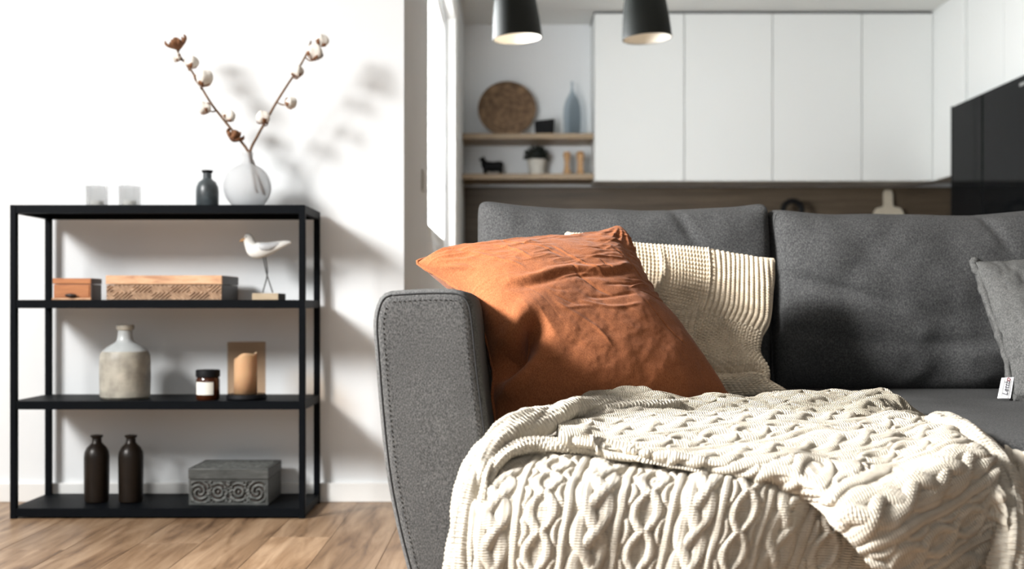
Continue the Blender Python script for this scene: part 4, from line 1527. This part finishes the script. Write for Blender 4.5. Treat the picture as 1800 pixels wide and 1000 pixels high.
def roll(name, pts, rad, asp, mat, parent, n=420, seg=72, twist=8.0, strands=2, amp=.004, rot=0.0):
    """rolled hem: a swept ellipse with wound strands and stitches"""
    Q, L = even(np.concatenate([np.array([at(*p) for p in pts]), np.array(rad, float)[:, None]], 1), n)
    P, R = Q[:, :3], Q[:, 3]
    T, N, B = frames(P)
    th = np.linspace(0, 2 * PI, seg, endpoint=False)
    s = np.linspace(0, L, n)
    TH, Sg = np.meshgrid(th, s)
    w = TH * strands + twist * 2 * PI * Sg
    h = amp * (np.abs(np.cos(w / 2)) ** .7 - .5) + .0007 * np.cos(2 * PI * (Sg + .004 * TH) / .0058) + .003 * fbm(TH * 1.2, Sg * 25, 2)
    c, sn = np.cos(TH + rot), np.sin(TH + rot)
    G = P[:, None] + ((R[:, None] + h) * c)[..., None] * N[:, None] + ((R[:, None] * asp + h) * sn)[..., None] * B[:, None]
    V = np.concatenate([G.reshape(-1, 3), P[:1], P[-1:]])
    a, b = n * seg, n * seg + 1
    caps = []
    for j in range(0, seg, 1):
        caps.append((a, (j + 1) % seg, j, j))
    f = gridfaces(n, seg, cv=True)
    uv = np.concatenate([np.stack([TH * .02, Sg], -1).reshape(-1, 2), np.zeros((2, 2))])
    return raw(name, V, f, mat, parent, True, uv)


tw = empty('knitted_throw', (.35, 1.45, .10), 'cream cable-knit throw draped in folds over the sofa seat', 'blanket')
# A: sheet hanging over the seat front; net columns follow the ridges
p856 = [836, 832, 913, 1003, 1097, 1190, 1276, 1360, 1444, 1530, 1616, 1702]
slope = [.06, .07, .10, .15, .18, .21, .256, .33, .36, .40, .42, .43]
dYc = [.10, .022, .004, 0, 0, 0, 0, .01, .03, .06, .10, .14]
dpy = [30, 20, 4, 0, 0, 0, 0, 0, 0, 0, 0, 0]
rows = [(742, 1.70, 84), (772, 1.60, 56), (797, 1.53, 34), (824, 1.47, 15), (862, 1.418, 0), (920, 1.398, 0), (1000, 1.388, 0), (1100, 1.383, 0), (1240, 1.380, 0)]
net = []
for (py, Y, sh) in rows:
    rw = []
    for j in range(12):
        lift = dpy[j] if py < 900 else dpy[j] * .2
        x = p856[j] + (sh * (1 if j > 1 else .75) if sh else -slope[j] * (py - 862))
        if py < 860:
            x = min(x, 1560 + (j - 9) * 22)
        rw.append(at(x, py + lift, Y + dYc[j]))
    net.append(rw)


def uvA(I, J, su, sv, S):
    u = (J * 11 - 2) * PW
    v = sv.mean(1, keepdims=True) + 0 * u
    return u, v


sheet('draped_sheet', net, 520, 760, 'throw_knit', tw, uvA, .78, .008, True,
      lambda I, J, S: .006 * np.sin(J * 22 + 1.5) * np.clip(I * 2 - .7, 0, 1) + .004 * fbm(J * 6, I * 6, 2))

# B: upper fold lying on top and falling over the front on the right
B_ = [
    [(978, 742, 1.640), (982, 748, 1.60), (985, 756, 1.57), (985, 764, 1.545), (986, 770, 1.53), (990, 776, 1.535)],
    [(1055, 727, 1.70), (1058, 742, 1.635), (1060, 757, 1.58), (1062, 772, 1.535), (1062, 787, 1.505), (1066, 796, 1.52)],
    [(1150, 721, 1.73), (1150, 737, 1.65), (1152, 757, 1.57), (1154, 778, 1.51), (1154, 798, 1.475), (1156, 809, 1.495)],
    [(1255, 725, 1.73), (1260, 742, 1.65), (1264, 768, 1.56), (1268, 796, 1.49), (1272, 820, 1.455), (1276, 834, 1.475)],
    [(1370, 727, 1.73), (1380, 746, 1.65), (1388, 776, 1.55), (1394, 812, 1.465), (1398, 844, 1.432), (1404, 865, 1.452)],
    [(1465, 730, 1.73), (1475, 748, 1.65), (1484, 780, 1.545), (1488, 830, 1.43), (1482, 882, 1.372), (1470, 922, 1.372)],
    [(1545, 730, 1.72), (1562, 752, 1.64), (1576, 786, 1.53), (1584, 838, 1.415), (1572, 915, 1.372), (1545, 1008, 1.365)],
    [(1610, 733, 1.71), (1632, 755, 1.62), (1652, 785, 1.51), (1666, 820, 1.435), (1664, 930, 1.425), (1640, 1065, 1.42)],
    [(1640, 741, 1.69), (1676, 762, 1.61), (1704, 790, 1.51), (1722, 826, 1.455), (1735, 945, 1.455), (1720, 1090, 1.45)],
    [(1652, 745, 1.67), (1700, 770, 1.60), (1738, 806, 1.51), (1762, 855, 1.45), (1775, 960, 1.425), (1765, 1100, 1.415)]]
netB = np.array([[at(x, y, Y - (.022 if i < 5 else .004)) for i, (x, y, Y) in enumerate(c)] for c in B_]).transpose(1, 0, 2)


def uvB(I, J, su, sv, S):
    W = (1.75 - np.maximum(S[..., 1], 1.45)) + np.maximum(.43 - S[..., 2], 0)
    return .93 * W + .37 * S[..., 0] + .01 * fbm(J * 5, I * 4, 2), .93 * S[..., 0] - .37 * W


sheet('upper_fold', netB, 380, 600, 'throw_knit', tw, uvB, .75, .014, True,
      lambda I, J, S: .007 * fbm(J * 7 + 3, I * 3 + 1, 2) + .008 * np.exp(-((I - .33 - .25 * (J - .5)) / .07) ** 2) * np.clip(J * 3 - .6, 0, 1)
      - .006 * np.exp(-((I - .47 - .25 * (J - .5)) / .06) ** 2) * np.clip(J * 3 - .6, 0, 1))

# C: bunched far edge, reverse side of the knit showing
sil = [(985, 716), (1030, 703), (1080, 693), (1140, 688), (1192, 707), (1245, 701), (1310, 702), (1365, 695), (1425, 694), (1480, 690), (1530, 692), (1580, 708), (1628, 737)]
netC = []
for i, (dp, Y) in enumerate(((16, 2.02), (2, 1.96), (0, 1.92), (9, 1.88), (20, 1.82), (28, 1.76), (44, 1.70))):
    rw = []
    for j, (x, y) in enumerate(sil):
        zz = math.sin(j * 1.9 + i * 1.3) * (4 if 2 <= i <= 4 else 1.0)
        rw.append(at(x + 6 * i * (1 if j < 11 else .2), min(y + dp + zz, 742 if j < 12 else 748), Y - (.03 if j > 10 else 0)))
    netC.append(rw)
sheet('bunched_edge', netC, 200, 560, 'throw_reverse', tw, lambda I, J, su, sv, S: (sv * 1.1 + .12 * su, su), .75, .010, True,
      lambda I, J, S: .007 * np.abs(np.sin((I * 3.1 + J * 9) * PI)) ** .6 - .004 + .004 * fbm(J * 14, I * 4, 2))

# D: rolled hem over the left corner (two ropes) and E: rolled hem on the right
roll('rolled_hem', [(1190, 716, 1.76), (1120, 716, 1.73), (1040, 717, 1.69), (985, 727, 1.63), (930, 746, 1.575), (885, 768, 1.535), (853, 800, 1.505), (832, 850, 1.47), (818, 910, 1.445), (808, 1000, 1.425), (802, 1130, 1.41), (806, 1240, 1.40)],
     [.007, .012, .014, .0165, .0175, .0185, .018, .017, .0165, .0165, .017, .015], 1.15, 'throw_knit', tw, 520, 80, 6, 2, .007)
roll('rolled_hem', [(1075, 795, 1.505), (1030, 788, 1.515), (985, 783, 1.52), (935, 783, 1.52), (890, 796, 1.50), (866, 818, 1.475), (851, 860, 1.445), (842, 920, 1.425), (836, 1000, 1.412), (830, 1120, 1.40)],
     [.005, .0085, .0095, .0095, .0085, .007, .006, .006, .006, .006], 1.1, 'throw_knit', tw, 420, 56, 9, 2, .003)
roll('rolled_hem', [(1632, 742, 1.70), (1660, 742, 1.66), (1700, 762, 1.60), (1738, 800, 1.54), (1765, 850, 1.475), (1777, 910, 1.435), (1776, 970, 1.41), (1764, 1050, 1.395), (1740, 1160, 1.385)],
     [.008, .014, .0155, .0155, .016, .017, .019, .02, .018], 1.15, 'throw_knit', tw, 460, 72, 7, 2, .005)
# F: back layer hanging on the far right
F_ = [[(1690, 786, 1.62), (1740, 778, 1.61), (1790, 796, 1.575), (1840, 826, 1.55), (1880, 870, 1.55)],
      [(1690, 830, 1.57), (1740, 835, 1.56), (1795, 850, 1.525), (1850, 880, 1.50), (1890, 920, 1.52)],
      [(1690, 930, 1.50), (1740, 930, 1.49), (1795, 940, 1.475), (1850, 960, 1.46), (1895, 990, 1.49)],
      [(1690, 1050, 1.46), (1740, 1050, 1.45), (1795, 1060, 1.44), (1850, 1070, 1.44), (1895, 1090, 1.47)],
      [(1690, 1200, 1.45), (1740, 1200, 1.44), (1795, 1200, 1.43), (1850, 1200, 1.43), (1895, 1200, 1.46)]]
sheet('hanging_back_layer', [[at(*p) for p in r_] for r_ in F_], 240, 160, 'throw_knit', tw, lambda I, J, su, sv, S: (su, sv), .9, .008, True)
